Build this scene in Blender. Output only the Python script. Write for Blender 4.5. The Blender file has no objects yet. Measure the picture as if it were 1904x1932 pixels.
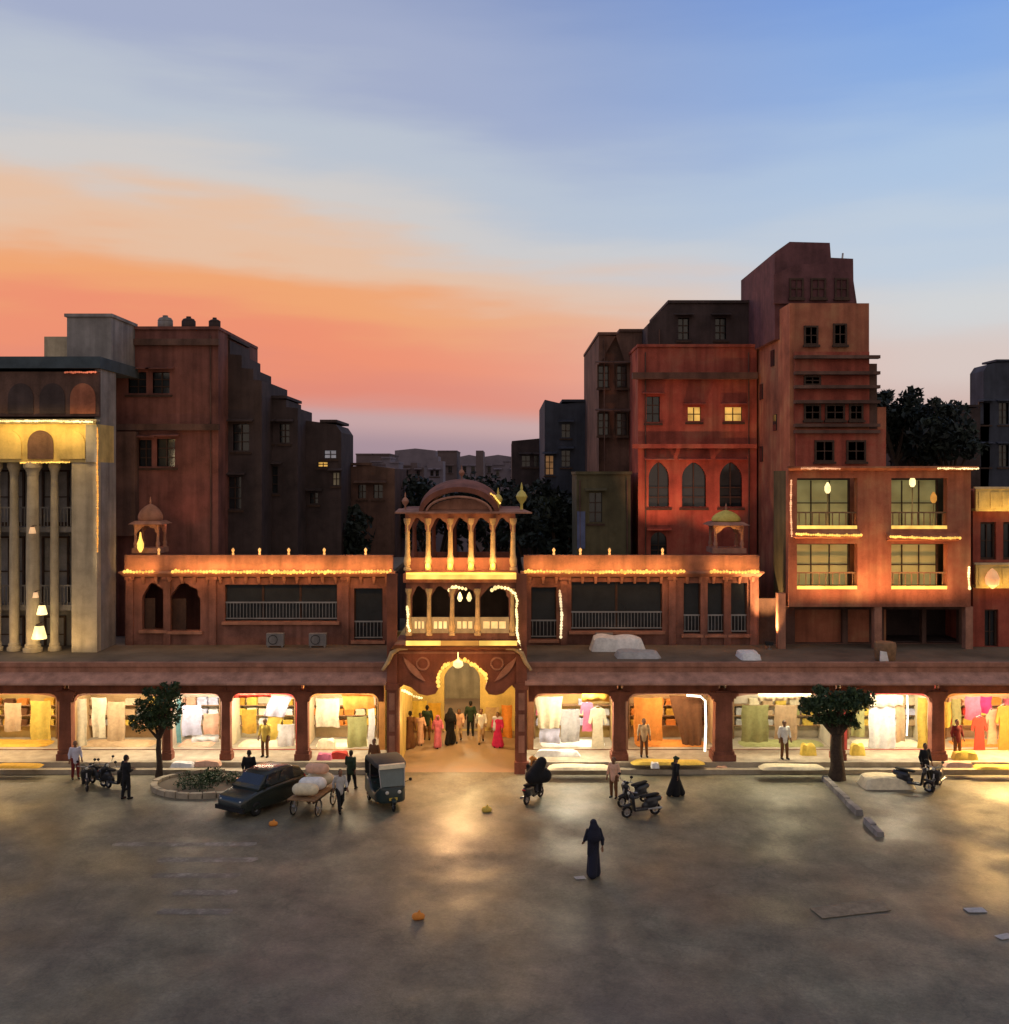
import bpy, bmesh, math, random
import numpy as np
from mathutils import Vector, Matrix
from mathutils.geometry import tessellate_polygon
random.seed(7)
PI = math.pi
scn = bpy.context.scene
C = scn.collection

# ------------------------------------------------------------------ camera
EYE, DIST, FPX = 12.8, 47.5, 2041.0
cam_d = bpy.data.cameras.new('camera'); cam = bpy.data.objects.new('camera', cam_d); C.objects.link(cam)
cam.location = (0, -DIST, EYE); cam.rotation_euler = (PI/2, 0, 0)
cam_d.sensor_fit = 'HORIZONTAL'; cam_d.sensor_width = 36; cam_d.lens = FPX/1904*36
cam_d.shift_y = -66/1904; cam_d.clip_end = 3000; cam_d.clip_start = .5
scn.camera = cam

# ------------------------------------------------------------------ dusk sky, low sun, exposure
def lin(c):
    return tuple(((v/255)/12.92 if v/255 <= .04045 else ((v/255+.055)/1.055)**2.4) for v in c)
world = bpy.data.worlds.new('World'); scn.world = world; world.use_nodes = True
wt = world.node_tree; wt.nodes.clear()
def wn(t, **k):
    n = wt.nodes.new(t)
    for a, b in k.items(): setattr(n, a, b)
    return n
def wmath(op, a, b=None, clamp=False):
    n = wn('ShaderNodeMath', operation=op, use_clamp=clamp)
    for i, s in enumerate((a, b)):
        if s is None: continue
        if isinstance(s, (int, float)): n.inputs[i].default_value = s
        else: wt.links.new(s, n.inputs[i])
    return n.outputs[0]
def wramp(fac, stops, scale):
    r = wn('ShaderNodeValToRGB'); r.color_ramp.interpolation = 'EASE'
    while len(r.color_ramp.elements) < len(stops): r.color_ramp.elements.new(.5)
    for e, (p, c) in zip(r.color_ramp.elements, stops):
        e.position = p/scale; e.color = (*lin(c), 1)
    wt.links.new(fac, r.inputs[0]); return r.outputs[0]
def wmap(v, a, b, c=0, d=1):
    n = wn('ShaderNodeMapRange', interpolation_type='SMOOTHSTEP'); wt.links.new(v, n.inputs[0])
    for i, q in enumerate((a, b, c, d)): n.inputs[i+1].default_value = q
    return n.outputs[0]
def wmix(f, a, b):
    n = wn('ShaderNodeMix', data_type='RGBA'); wt.links.new(f, n.inputs[0])
    for s, i in ((a, 6), (b, 7)):
        if isinstance(s, tuple): n.inputs[i].default_value = (*s, 1)
        else: wt.links.new(s, n.inputs[i])
    return n.outputs[2]
tc = wn('ShaderNodeTexCoord'); sp = wn('ShaderNodeSeparateXYZ'); wt.links.new(tc.outputs['Generated'], sp.inputs[0])
elev = wmath('MULTIPLY', wmath('ARCSINE', sp.outputs[2]), 180/PI)
hl = wmath('SQRT', wmath('ADD', wmath('MULTIPLY', sp.outputs[0], sp.outputs[0]), wmath('ADD', wmath('MULTIPLY', sp.outputs[1], sp.outputs[1]), 1e-5)))
SAZ = math.radians(-27)      # where the sun went down, left of the view
g = wmath('DIVIDE', wmath('ADD', wmath('MULTIPLY', sp.outputs[0], math.sin(SAZ)), wmath('MULTIPLY', sp.outputs[1], math.cos(SAZ))), hl)
mp = wn('ShaderNodeMapping'); mp.inputs['Scale'].default_value = (2.2, 2.2, 15); mp.inputs['Rotation'].default_value = (0, math.radians(-5), 0)
wt.links.new(tc.outputs['Generated'], mp.inputs[0])
nz = wn('ShaderNodeTexNoise'); nz.inputs['Scale'].default_value = 1.7; nz.inputs['Detail'].default_value = 4; nz.inputs['Roughness'].default_value = .5
wt.links.new(mp.outputs[0], nz.inputs[0])
streak = wmath('MULTIPLY', wmath('SUBTRACT', nz.outputs[0], .5), 7.0)
streak = wmath('MULTIPLY', streak, wmap(elev, 2, 9))
left = wmap(g, .84, 1.0, .80, 1.06)
e1 = wmath('ADD', wmath('DIVIDE', elev, left), streak)
A = wramp(wmath('DIVIDE', e1, 32), [(0, (142, 124, 134)), (1.6, (168, 144, 154)), (3.1, (198, 164, 164)), (4.5, (226, 140, 120)), (6.6, (238, 146, 114)),
    (9.2, (240, 166, 116)), (11.8, (230, 192, 164)), (14.2, (208, 204, 202)), (17.5, (188, 196, 208)), (22, (164, 174, 202)), (32, (134, 150, 190))], 32)
e2 = wmath('ADD', elev, wmath('MULTIPLY', streak, .6))
B = wramp(wmath('DIVIDE', e2, 32), [(0, (186, 160, 158)), (3, (208, 180, 172)), (5.5, (216, 200, 194)), (8, (210, 212, 214)), (11, (192, 206, 222)),
    (15, (172, 196, 226)), (20, (136, 172, 226)), (25, (112, 154, 224)), (32, (98, 138, 210))], 32)
sky = wmix(wmap(g, .64, .965), B, A)
sky = wmix(wmap(elev, 30, 80), sky, lin((152, 151, 160)))
sky = wmix(wmap(g, .45, -.7), sky, wmix(wmap(elev, 0, 40), lin((212, 190, 172)), lin((178, 172, 174))))
bg = wn('ShaderNodeBackground'); wt.links.new(sky, bg.inputs[0]); bg.inputs[1].default_value = 1.0
wo = wn('ShaderNodeOutputWorld'); wt.links.new(bg.outputs[0], wo.inputs[0])

sun_d = bpy.data.lights.new('sun', 'SUN'); sun_d.energy = .55; sun_d.angle = math.radians(10); sun_d.color = (1, .5, .26)
sun = bpy.data.objects.new('sun', sun_d); C.objects.link(sun)
_d = Vector((-math.sin(math.radians(58))*math.cos(math.radians(6)), math.cos(math.radians(58))*math.cos(math.radians(6)), math.sin(math.radians(6))))
sun.rotation_euler = _d.to_track_quat('Z', 'Y').to_euler()

scn.view_settings.view_transform = 'Standard'; scn.view_settings.look = 'None'
scn.view_settings.exposure = 0; scn.view_settings.gamma = 1
scn.render.engine = 'CYCLES'
try:
    scn.cycles.use_denoising = True; scn.cycles.max_bounces = 4; scn.cycles.diffuse_bounces = 2; scn.cycles.glossy_bounces = 2; scn.cycles.sample_clamp_indirect = 4
    scn.cycles.use_light_tree = True
except Exception: pass

# ------------------------------------------------------------------ helpers
def S(y): return (DIST+y)/FPX
def X(px, y): return (px-952)*S(y)
def Z(py, y): return EYE-(py-900)*S(y)
def ground(px, py, z=0):
    d = (EYE-z)*FPX/(py-900); return Vector(((px-952)*d/FPX, d-DIST, z))

M = {}
def mat(name, col, rough=.85, var=.3, scale=1.2, bump=.15, col2=None, streak=0, metal=0, spec=.3, trans=0, fine=22):
    if name in M: return M[name]
    m = bpy.data.materials.new(name); m.use_nodes = True; t = m.node_tree; b = t.nodes['Principled BSDF']
    N, L = t.nodes.new, t.links.new
    tcn = N('ShaderNodeTexCoord')
    n1 = N('ShaderNodeTexNoise'); n1.inputs['Scale'].default_value = scale; n1.inputs['Detail'].default_value = 6; n1.inputs['Roughness'].default_value = .62
    L(tcn.outputs['Object'], n1.inputs[0])
    n2 = N('ShaderNodeTexNoise'); n2.inputs['Scale'].default_value = fine; n2.inputs['Detail'].default_value = 3
    L(tcn.outputs['Object'], n2.inputs[0])
    r = N('ShaderNodeValToRGB'); e = r.color_ramp.elements
    e[0].position, e[1].position = .3, .72
    c2 = col2 or tuple(min(1, c*(1+var)) for c in col)
    e[0].color = (*[c*(1-var) for c in col], 1); e[1].color = (*c2, 1)
    q = e.new(.5); q.color = (*col, 1)
    mx = N('ShaderNodeMath'); mx.operation = 'MULTIPLY_ADD'; mx.inputs[1].default_value = .3; L(n2.outputs[0], mx.inputs[0])
    sb = N('ShaderNodeMath'); sb.operation = 'SUBTRACT'; sb.inputs[1].default_value = .15; L(n1.outputs[0], sb.inputs[0]); L(sb.outputs[0], mx.inputs[2])
    L(mx.outputs[0], r.inputs[0]); outc = r.outputs[0]
    if streak:
        mpn = N('ShaderNodeMapping'); mpn.inputs['Scale'].default_value = (1.6, 1.6, .12); L(tcn.outputs['Object'], mpn.inputs[0])
        n3 = N('ShaderNodeTexNoise'); n3.inputs['Scale'].default_value = 1.5; n3.inputs['Detail'].default_value = 5; L(mpn.outputs[0], n3.inputs[0])
        mr = N('ShaderNodeMapRange'); L(n3.outputs[0], mr.inputs[0]); mr.inputs[1].default_value = .42; mr.inputs[2].default_value = .7
        mr.inputs[3].default_value = 0; mr.inputs[4].default_value = streak
        mm = N('ShaderNodeMix'); mm.data_type = 'RGBA'; L(mr.outputs[0], mm.inputs[0]); L(outc, mm.inputs[6]); mm.inputs[7].default_value = (*[c*.28 for c in col], 1)
        outc = mm.outputs[2]
    L(outc, b.inputs['Base Color'])
    if isinstance(rough, tuple):
        mr = N('ShaderNodeMapRange'); L(n1.outputs[0], mr.inputs[0]); mr.inputs[1].default_value = .35; mr.inputs[2].default_value = .65
        mr.inputs[3].default_value, mr.inputs[4].default_value = rough; L(mr.outputs[0], b.inputs['Roughness'])
    else: b.inputs['Roughness'].default_value = rough
    b.inputs['Metallic'].default_value = metal
    b.inputs['Specular IOR Level'].default_value = spec
    if trans: b.inputs['Transmission Weight'].default_value = trans
    if bump:
        bn = N('ShaderNodeBump'); bn.inputs['Strength'].default_value = bump; bn.inputs['Distance'].default_value = .03
        L(n2.outputs[0], bn.inputs['Height']); L(bn.outputs[0], b.inputs['Normal'])
    M[name] = m; return m
def emis(name, col, st):
    if name in M: return M[name]
    m = bpy.data.materials.new(name); m.use_nodes = True; b = m.node_tree.nodes['Principled BSDF']
    b.inputs['Base Color'].default_value = (*[min(1, c*.6) for c in col], 1); b.inputs['Roughness'].default_value = .6
    t = m.node_tree; tcn = t.nodes.new('ShaderNodeTexCoord'); n = t.nodes.new('ShaderNodeTexNoise'); n.inputs['Scale'].default_value = 1.3; n.inputs['Detail'].default_value = 5
    t.links.new(tcn.outputs['Object'], n.inputs[0])
    mr = t.nodes.new('ShaderNodeMapRange'); t.links.new(n.outputs[0], mr.inputs[0]); mr.inputs[1].default_value = .35; mr.inputs[2].default_value = .65
    mr.inputs[3].default_value = st*.6; mr.inputs[4].default_value = st*1.35
    t.links.new(mr.outputs[0], b.inputs['Emission Strength'])
    b.inputs['Emission Color'].default_value = (*col, 1)
    M[name] = m; return m

OFF = {}
def finish(o, m, parent, label, kind):
    if m is not None:
        for q in (m if isinstance(m, (list, tuple)) else [m]): o.data.materials.append(q)
    C.objects.link(o)
    if parent is not None: o.parent = parent; OFF[o.name] = OFF.get(parent.name, Vector())
    if label: o['label'] = label
    if kind: o['kind'] = kind
    return o
class MB:
    def __init__(s): s.v = []; s.f = []
    def add(s, vs, fs):
        n = len(s.v); s.v += [tuple(v) for v in vs]; s.f += [tuple(i+n for i in f) for f in fs]; return s
    def box(s, x0, x1, y0, y1, z0, z1):
        return s.hexa([(x0,y0,z0),(x1,y0,z0),(x1,y1,z0),(x0,y1,z0),(x0,y0,z1),(x1,y0,z1),(x1,y1,z1),(x0,y1,z1)])
    def hexa(s, p):
        return s.add(p, [(0,3,2,1),(4,5,6,7),(0,1,5,4),(1,2,6,5),(2,3,7,6),(3,0,4,7)])
    def plate(s, outer, holes, y0, y1):
        loops = [outer]+list(holes); tri = tessellate_polygon([[Vector((x, z, 0)) for x, z in l] for l in loops])
        flat = [p for l in loops for p in l]; n = len(flat)
        vs = [(x, y0, z) for x, z in flat]+[(x, y1, z) for x, z in flat]
        fs = [tuple(t) for t in tri]+[tuple(i+n for i in reversed(t)) for t in tri]
        k = 0
        for l in loops:
            for i in range(len(l)):
                a, b = k+i, k+(i+1) % len(l); fs.append((a, b, b+n, a+n))
            k += len(l)
        return s.add(vs, fs)
    def lathe(s, prof, n=16, cx=0, cy=0):
        vs, fs = [], []
        for r, z in prof:
            for i in range(n):
                a = 2*PI*i/n; vs.append((cx+r*math.cos(a), cy+r*math.sin(a), z))
        for j in range(len(prof)-1):
            for i in range(n):
                a, b = j*n+i, j*n+(i+1) % n; fs.append((a, b, b+n, a+n))
        fs.append(tuple(range(n-1, -1, -1))); m = (len(prof)-1)*n; fs.append(tuple(range(m, m+n)))
        return s.add(vs, fs)
    def tube(s, pts, rad, n=8, closed=False):
        pts = [Vector(p) for p in pts]; rads = rad if isinstance(rad, (list, tuple)) else [rad]*len(pts)
        vs, fs = [], []; up0 = Vector((0, 0, 1))
        for i, p in enumerate(pts):
            if closed: d = pts[(i+1) % len(pts)]-pts[i-1]
            else: d = pts[min(i+1, len(pts)-1)]-pts[max(i-1, 0)]
            d.normalize(); up = up0 if abs(d.z) < .95 else Vector((0, 1, 0))
            a = d.cross(up).normalized(); b = a.cross(d)
            for k in range(n):
                t = 2*PI*k/n; vs.append(p+(a*math.cos(t)+b*math.sin(t))*rads[i])
        m = len(pts)
        for i in range(m if closed else m-1):
            j = (i+1) % m
            for k in range(n): fs.append((i*n+k, i*n+(k+1) % n, j*n+(k+1) % n, j*n+k))
        if not closed: fs.append(tuple(range(n-1, -1, -1))); fs.append(tuple(range((m-1)*n, m*n)))
        return s.add(vs, fs)
    def bulbs(s, pts, r, n=6):                                # a cable with small round bulbs threaded on it
        pts = [Vector(p) for p in pts]; s.tube(pts, .012, 4); step = r*1.9; carry = step*.5; rr = random.Random(len(pts)*7+int(r*1000))
        for a, b in zip(pts[:-1], pts[1:]):
            L = (b-a).length; t = carry
            while t < L:
                p = a+(b-a)*(t/L); k = r*(.75+.5*rr.random()); p = p+Vector((0, -.01, (rr.random()-.6)*r*.7))
                s.lathe([(k*.35, p.z-k), (k*.9, p.z-k*.45), (k, p.z+k*.1), (k*.6, p.z+k*.75), (k*.2, p.z+k)], 7, p.x, p.y); t += step
            carry = t-L
        return s
    def mesh(s, name, off=Vector(), smooth=False):
        me = bpy.data.meshes.new(name); me.from_pydata([(v[0]-off.x, v[1]-off.y, v[2]-off.z) for v in s.v], [], s.f)
        bm = bmesh.new(); bm.from_mesh(me); bmesh.ops.recalc_face_normals(bm, faces=bm.faces); bm.to_mesh(me); bm.free()
        if smooth:
            me.polygons.foreach_set('use_smooth', [True]*len(me.polygons))
            try: me.set_sharp_from_angle(angle=math.radians(40))
            except Exception: pass
        return me
    def build(s, name, m, parent=None, label=None, kind=None, smooth=False):
        off = OFF.get(parent.name, Vector()) if parent is not None else Vector()
        return finish(bpy.data.objects.new(name, s.mesh(name, off, smooth)), m, parent, label, kind)
def thing(name, label, cat, loc=(0,0,0), rz=0, group=None):
    o = bpy.data.objects.new(name, None); C.objects.link(o); o.empty_display_size = .2
    o.location = loc; o.rotation_euler.z = rz; o['label'] = label; o['category'] = cat
    if group: o['group'] = group
    return o
def place(name, label, cat, loc, group=None):      # a thing whose parts are written in world coordinates
    o = thing(name, label, cat, loc, 0, group); OFF[o.name] = Vector(loc); return o
def tag(o, label, cat, group=None):
    o['label'] = label; o['category'] = cat
    if group: o['group'] = group
    return o
def copy_tree(o, parent=None, remap=None):
    c = o.copy(); C.objects.link(c); c.parent = parent
    if remap and c.type == 'MESH':
        for i, sl in enumerate(c.material_slots):
            if sl.material in remap: sl.link = 'OBJECT'; sl.material = remap[o.data.materials[i]]
    for ch in list(o.children): copy_tree(ch, c, remap)
    return c
def rect(x0, x1, z0, z1): return [(x0, z0), (x1, z0), (x1, z1), (x0, z1)]
def arch(x0, x1, z0, zs, zt, kind='round', n=14):
    cx, w = (x0+x1)/2, (x1-x0)/2; h = zt-zs; p = [(x0, z0), (x1, z0)]
    for i in range(n+1):
        a = PI*i/n; x, z = math.cos(a), math.sin(a)
        if kind == 'pointed': z = z*.8+.2*(1-abs(x))**1.0
        if kind == 'cusp':
            s_ = 1-.16*abs(math.sin(2.5*a+PI/2)); x, z = x*(s_ if 0 < i < n else 1), z*s_+.2*max(0, 1-abs(x)*2.2)
        if kind == 'flat': x, z = math.copysign(abs(x)**.45, x), abs(z)**.45
        p.append((cx+w*x, zs+h*min(1, z)))
    return p
def lamp_area(name, loc, w, h, col, power, rot=(0,0,0), parent=None):
    d = bpy.data.lights.new(name, 'AREA'); d.shape = 'RECTANGLE'; d.size = w; d.size_y = h; d.energy = power; d.color = col
    o = bpy.data.objects.new(name, d); C.objects.link(o); o.rotation_euler = rot
    if parent is not None: o.parent = parent; o.location = Vector(loc)-OFF.get(parent.name, Vector())
    else: o.location = loc
    return o
def lamp_spot(name, loc, target, col, power, ang=70, parent=None, r=.1):
    d = bpy.data.lights.new(name, 'SPOT'); d.energy = power; d.color = col; d.spot_size = math.radians(ang); d.spot_blend = .8; d.shadow_soft_size = r
    o = bpy.data.objects.new(name, d); C.objects.link(o)
    o.rotation_euler = (Vector(target)-Vector(loc)).to_track_quat('-Z', 'Y').to_euler()
    if parent is not None: o.parent = parent; o.location = Vector(loc)-OFF.get(parent.name, Vector())
    else: o.location = loc
    return o
def lamp_point(name, loc, col, power, r=.08, parent=None):
    d = bpy.data.lights.new(name, 'POINT'); d.energy = power; d.color = col; d.shadow_soft_size = r
    o = bpy.data.objects.new(name, d); C.objects.link(o)
    if parent is not None: o.parent = parent; o.location = Vector(loc)-OFF.get(parent.name, Vector())
    else: o.location = loc
    return o

# ---- smooth solid modelling: distance fields turned into one continuous surface
def nets(fn, lo, hi, h):
    lo = np.array(lo, float); n = np.ceil((np.array(hi)-lo)/h).astype(int)+1
    ax = [lo[i]+h*np.arange(n[i]) for i in range(3)]
    P = np.stack(np.meshgrid(*ax, indexing='ij'), -1); D = fn(P)
    c = [D[i:n[0]-1+i, j:n[1]-1+j, k:n[2]-1+k] for i in (0,1) for j in (0,1) for k in (0,1)]
    off = np.array([(i,j,k) for i in (0,1) for j in (0,1) for k in (0,1)], float)
    sg = [q < 0 for q in c]; cnt = sum(s.astype(int) for s in sg); act = (cnt > 0) & (cnt < 8)
    idx = -np.ones(act.shape, int); ids = np.argwhere(act); idx[act] = np.arange(len(ids))
    acc = np.zeros((len(ids), 3)); num = np.zeros(len(ids)); cv = [q[act] for q in c]
    for a in range(8):
        for b in range(a+1, 8):
            if np.abs(off[a]-off[b]).sum() != 1: continue
            m = (cv[a] < 0) != (cv[b] < 0); t = np.where(m, cv[a]/np.where(m, cv[a]-cv[b], 1), 0)
            acc += np.where(m[:, None], off[a]+t[:, None]*(off[b]-off[a]), 0); num += m
    vs = lo+h*(ids+acc/np.maximum(num, 1)[:, None])
    fs = []
    neg = D < 0
    for a in range(3):
        b, d = (a+1) % 3, (a+2) % 3
        sl0 = [slice(None)]*3; sl1 = [slice(None)]*3; sl0[a] = slice(0, -1); sl1[a] = slice(1, None)
        ch = neg[tuple(sl0)] != neg[tuple(sl1)]
        E = np.argwhere(ch); E = E[(E[:, b] > 0) & (E[:, d] > 0) & (E[:, b] < act.shape[b]) & (E[:, d] < act.shape[d])]
        if not len(E): continue
        Q = []
        for db, dd in ((-1,-1),(0,-1),(0,0),(-1,0)):
            w = E.copy(); w[:, b] += db; w[:, d] += dd; Q.append(idx[w[:, 0], w[:, 1], w[:, 2]])
        Q = np.stack(Q, 1); fl = ~neg[E[:, 0], E[:, 1], E[:, 2]]; Q[fl] = Q[fl][:, ::-1]
        fs += [tuple(int(i) for i in r) for r in Q[Q.min(1) >= 0]]
    return vs, fs
def sdf(prims, k=.03):
    def fn(P):
        D = None
        for a, b, ra, rb, sc in prims:
            a, b = np.array(a, float), np.array(b, float); sc = np.array(sc, float)
            p = (P-a)/sc; ab = (b-a)/sc; l2 = max(1e-9, (ab*ab).sum())
            t = np.clip((p*ab).sum(-1)/l2, 0, 1); d = (np.linalg.norm(p-t[..., None]*ab, axis=-1)-(ra+t*(rb-ra)))*sc.min()
            if D is None: D = d
            else:
                hh = np.clip(.5+.5*(D-d)/k, 0, 1); D = D*(1-hh)+d*hh-k*hh*(1-hh)
        return D
    return fn
def cap(a, b, ra, rb=None, sc=(1,1,1)): return (a, b, ra, ra if rb is None else rb, sc)
def solid(prims, h=.02, k=.03):
    P = np.array([q for p in prims for q in (p[0], p[1])]); r = max(max(p[2], p[3])*max(p[4]) for p in prims)+3*h
    return nets(sdf(prims, k), P.min(0)-r, P.max(0)+r, h)
def solid_obj(name, prims, m, parent=None, h=.02, k=.03, label=None):
    vs, fs = solid(prims, h, k); b = MB(); b.add([tuple(v) for v in vs], fs)
    me = b.mesh(name); me.polygons.foreach_set('use_smooth', [True]*len(me.polygons))
    return finish(bpy.data.objects.new(name, me), m, parent, label, None)

# ------------------------------------------------------------------ materials
asph = mat('asphalt', (.150, .132, .088), rough=.6, var=.45, scale=.9, bump=.3, col2=(.215, .195, .138), fine=24, spec=.5)
def damp_asphalt(m):
    t = m.node_tree; N, L = t.nodes.new, t.links.new; b = t.nodes['Principled BSDF']; tcn = N('ShaderNodeTexCoord')
    src = b.inputs['Base Color'].links[0].from_socket
    n = N('ShaderNodeTexNoise'); n.inputs['Scale'].default_value = .13; n.inputs['Detail'].default_value = 5; L(tcn.outputs['Object'], n.inputs[0])
    r = N('ShaderNodeValToRGB'); e = r.color_ramp.elements; e[0].position, e[1].position = .36, .64; e[0].color = (.128, .104, .076, 1); e[1].color = (.195, .186, .116, 1); L(n.outputs[0], r.inputs[0])
    mx = N('ShaderNodeMix'); mx.data_type = 'RGBA'; mx.inputs[0].default_value = .55; L(src, mx.inputs[6]); L(r.outputs[0], mx.inputs[7])
    mp_ = N('ShaderNodeMapping'); mp_.inputs['Scale'].default_value = (1.1, .8, 1); mp_.inputs['Rotation'].default_value = (0, 0, .35); L(tcn.outputs['Object'], mp_.inputs[0])
    n2 = N('ShaderNodeTexNoise'); n2.inputs['Scale'].default_value = .9; n2.inputs['Detail'].default_value = 7; n2.inputs['Roughness'].default_value = .7; L(mp_.outputs[0], n2.inputs[0])
    mr = N('ShaderNodeMapRange'); L(n2.outputs[0], mr.inputs[0]); mr.inputs[1].default_value = .35; mr.inputs[2].default_value = .7; mr.inputs[3].default_value = .62; mr.inputs[4].default_value = 1.25
    vm = N('ShaderNodeVectorMath'); vm.operation = 'SCALE'; L(mx.outputs[2], vm.inputs[0]); L(mr.outputs[0], vm.inputs['Scale']); 
    wv = N('ShaderNodeTexNoise'); wv.inputs['Scale'].default_value = .9; wv.inputs['Detail'].default_value = 3; L(tcn.outputs['Object'], wv.inputs[0])
    va = N('ShaderNodeVectorMath'); va.operation = 'MULTIPLY_ADD'; L(wv.outputs['Color'], va.inputs[0]); va.inputs[1].default_value = (1.6, 1.6, 0); L(tcn.outputs['Object'], va.inputs[2])
    vo = N('ShaderNodeTexVoronoi'); vo.feature = 'DISTANCE_TO_EDGE'; vo.inputs['Scale'].default_value = .33; L(va.outputs[0], vo.inputs['Vector'])
    cr = N('ShaderNodeMapRange'); L(vo.outputs['Distance'], cr.inputs[0]); cr.inputs[1].default_value = .0; cr.inputs[2].default_value = .012; cr.inputs[3].default_value = .8; cr.inputs[4].default_value = 1
    gr = N('ShaderNodeTexNoise'); gr.inputs['Scale'].default_value = 9; gr.inputs['Detail'].default_value = 4; gr.inputs['Roughness'].default_value = .8; L(tcn.outputs['Object'], gr.inputs[0])
    gm = N('ShaderNodeMapRange'); L(gr.outputs[0], gm.inputs[0]); gm.inputs[1].default_value = .3; gm.inputs[2].default_value = .7; gm.inputs[3].default_value = .72; gm.inputs[4].default_value = 1.28
    ml = N('ShaderNodeMath'); ml.operation = 'MULTIPLY'; L(cr.outputs[0], ml.inputs[0]); L(gm.outputs[0], ml.inputs[1])
    v2 = N('ShaderNodeVectorMath'); v2.operation = 'SCALE'; L(vm.outputs[0], v2.inputs[0]); L(ml.outputs[0], v2.inputs['Scale']); L(v2.outputs[0], b.inputs['Base Color'])
    n3 = N('ShaderNodeTexNoise'); n3.inputs['Scale'].default_value = .3; n3.inputs['Detail'].default_value = 6; L(tcn.outputs['Object'], n3.inputs[0])
    m3 = N('ShaderNodeMapRange'); L(n3.outputs[0], m3.inputs[0]); m3.inputs[1].default_value = .38; m3.inputs[2].default_value = .62; m3.inputs[3].default_value = .36; m3.inputs[4].default_value = .66; L(m3.outputs[0], b.inputs['Roughness'])
damp_asphalt(asph)
dirt = mat('earth', (.11, .085, .06), var=.4, scale=.05)
paver = mat('plinth_stone', (.36, .30, .22), var=.25, scale=2)
sand = mat('red_sandstone', (.24, .085, .052), var=.35, scale=1.1, streak=.45)
sand_lt = mat('rose_sandstone', (.40, .19, .125), var=.3, scale=1.4, streak=.4)
terr = mat('terrace_lime', (.15, .115, .08), var=.4, scale=.5)
rose = mat('rose_plaster', (.235, .105, .078), var=.5, scale=.8, streak=.55)
brown = mat('brown_plaster', (.125, .068, .052), var=.5, scale=.6, streak=.5)
dark = mat('umber_plaster', (.062, .042, .040), var=.5, scale=.6, streak=.4)
blue_dk = mat('slate_plaster', (.050, .055, .075), var=.4, scale=.6, streak=.4)
olive = mat('olive_plaster', (.10, .085, .045), var=.4, scale=.6, streak=.4)
red_b = mat('crimson_plaster', (.38, .085, .056), var=.5, scale=.55, streak=.55, col2=(.42, .17, .10))
orange_b = mat('ochre_plaster', (.42, .145, .080), var=.45, scale=.6, streak=.5, col2=(.50, .26, .13))
cream = mat('cream_stone', (.46, .38, .26), var=.25, scale=1.2, streak=.5)
grey = mat('grey_render', (.26, .24, .23), var=.3, scale=.9, streak=.5)
gold_p = mat('gilded_plaster', (.60, .44, .16), var=.3, scale=1.0, streak=.3)
black = mat('black_rubber', (.012, .012, .013), rough=.75, var=.3)
wood = mat('dark_timber', (.055, .028, .018), rough=.6, var=.4, scale=4)
wood_lt = mat('pale_timber', (.26, .15, .075), rough=.6, var=.35, scale=4)
steel = mat('steel', (.35, .35, .36), rough=.35, var=.2, metal=.9)
glass = mat('dark_glass', (.02, .024, .028), rough=.12, var=.3, bump=0, spec=.6)
gglass = mat('green_glass', (.05, .055, .03), rough=.15, var=.5, scale=.8, bump=0, spec=.6)
yel = emis('string_light_yellow', (1, .60, .12), 1.2)
yelw = emis('string_light_cream', (1, .80, .36), 1.5)
ylo = emis('string_light_dim', (1, .44, .08), .55)
whl = emis('tube_white', (1, .95, .82), 2.4)
win_l = emis('lit_window', (1, .55, .12), .62)
cut = {}
CLOTH = {'cream': (.72,.62,.42), 'white': (.78,.76,.72), 'yellow': (.72,.52,.10), 'mustard': (.62,.36,.05), 'orange': (.70,.26,.05), 'red': (.55,.06,.04),
         'pink': (.70,.18,.28), 'magenta': (.60,.03,.14), 'lavender': (.55,.54,.66), 'teal': (.16,.34,.34), 'olive': (.34,.33,.13), 'tan': (.52,.36,.20),
         'brown': (.16,.07,.03), 'grey': (.44,.42,.40), 'peach': (.72,.42,.28), 'navy': (.015,.016,.03), 'black': (.012,.012,.014), 'green': (.025,.045,.025),
         'maroon': (.14,.02,.02), 'blue': (.12,.22,.42)}
def cloth(c): return mat('cloth_'+c, CLOTH[c], rough=.9, var=.18, scale=5, bump=.3, fine=60)

# ------------------------------------------------------------------ the ground
g_ = MB(); g_.add([(-900,-200,-.03),(900,-200,-.03),(900,1500,-.03),(-900,1500,-.03)], [(0,1,2,3)]); g_.build('ground', dirt, kind='structure')
r_ = MB(); r_.add([(-40,-60,0),(40,-60,0),(40,1.2,0),(-40,1.2,0)], [(0,1,2,3)]); r_.build('square_paving', asph, kind='structure')
a_ = MB(); a_.add([(-5.0,-.62,.004),(.8,-.62,.004),(.8,45,.004),(-5.0,45,.004)], [(0,1,2,3)]); a_.build('alley_paving', mat('alley_stone', (.30,.20,.13), rough=(.4,.7), var=.3, scale=.6), kind='structure')

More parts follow.
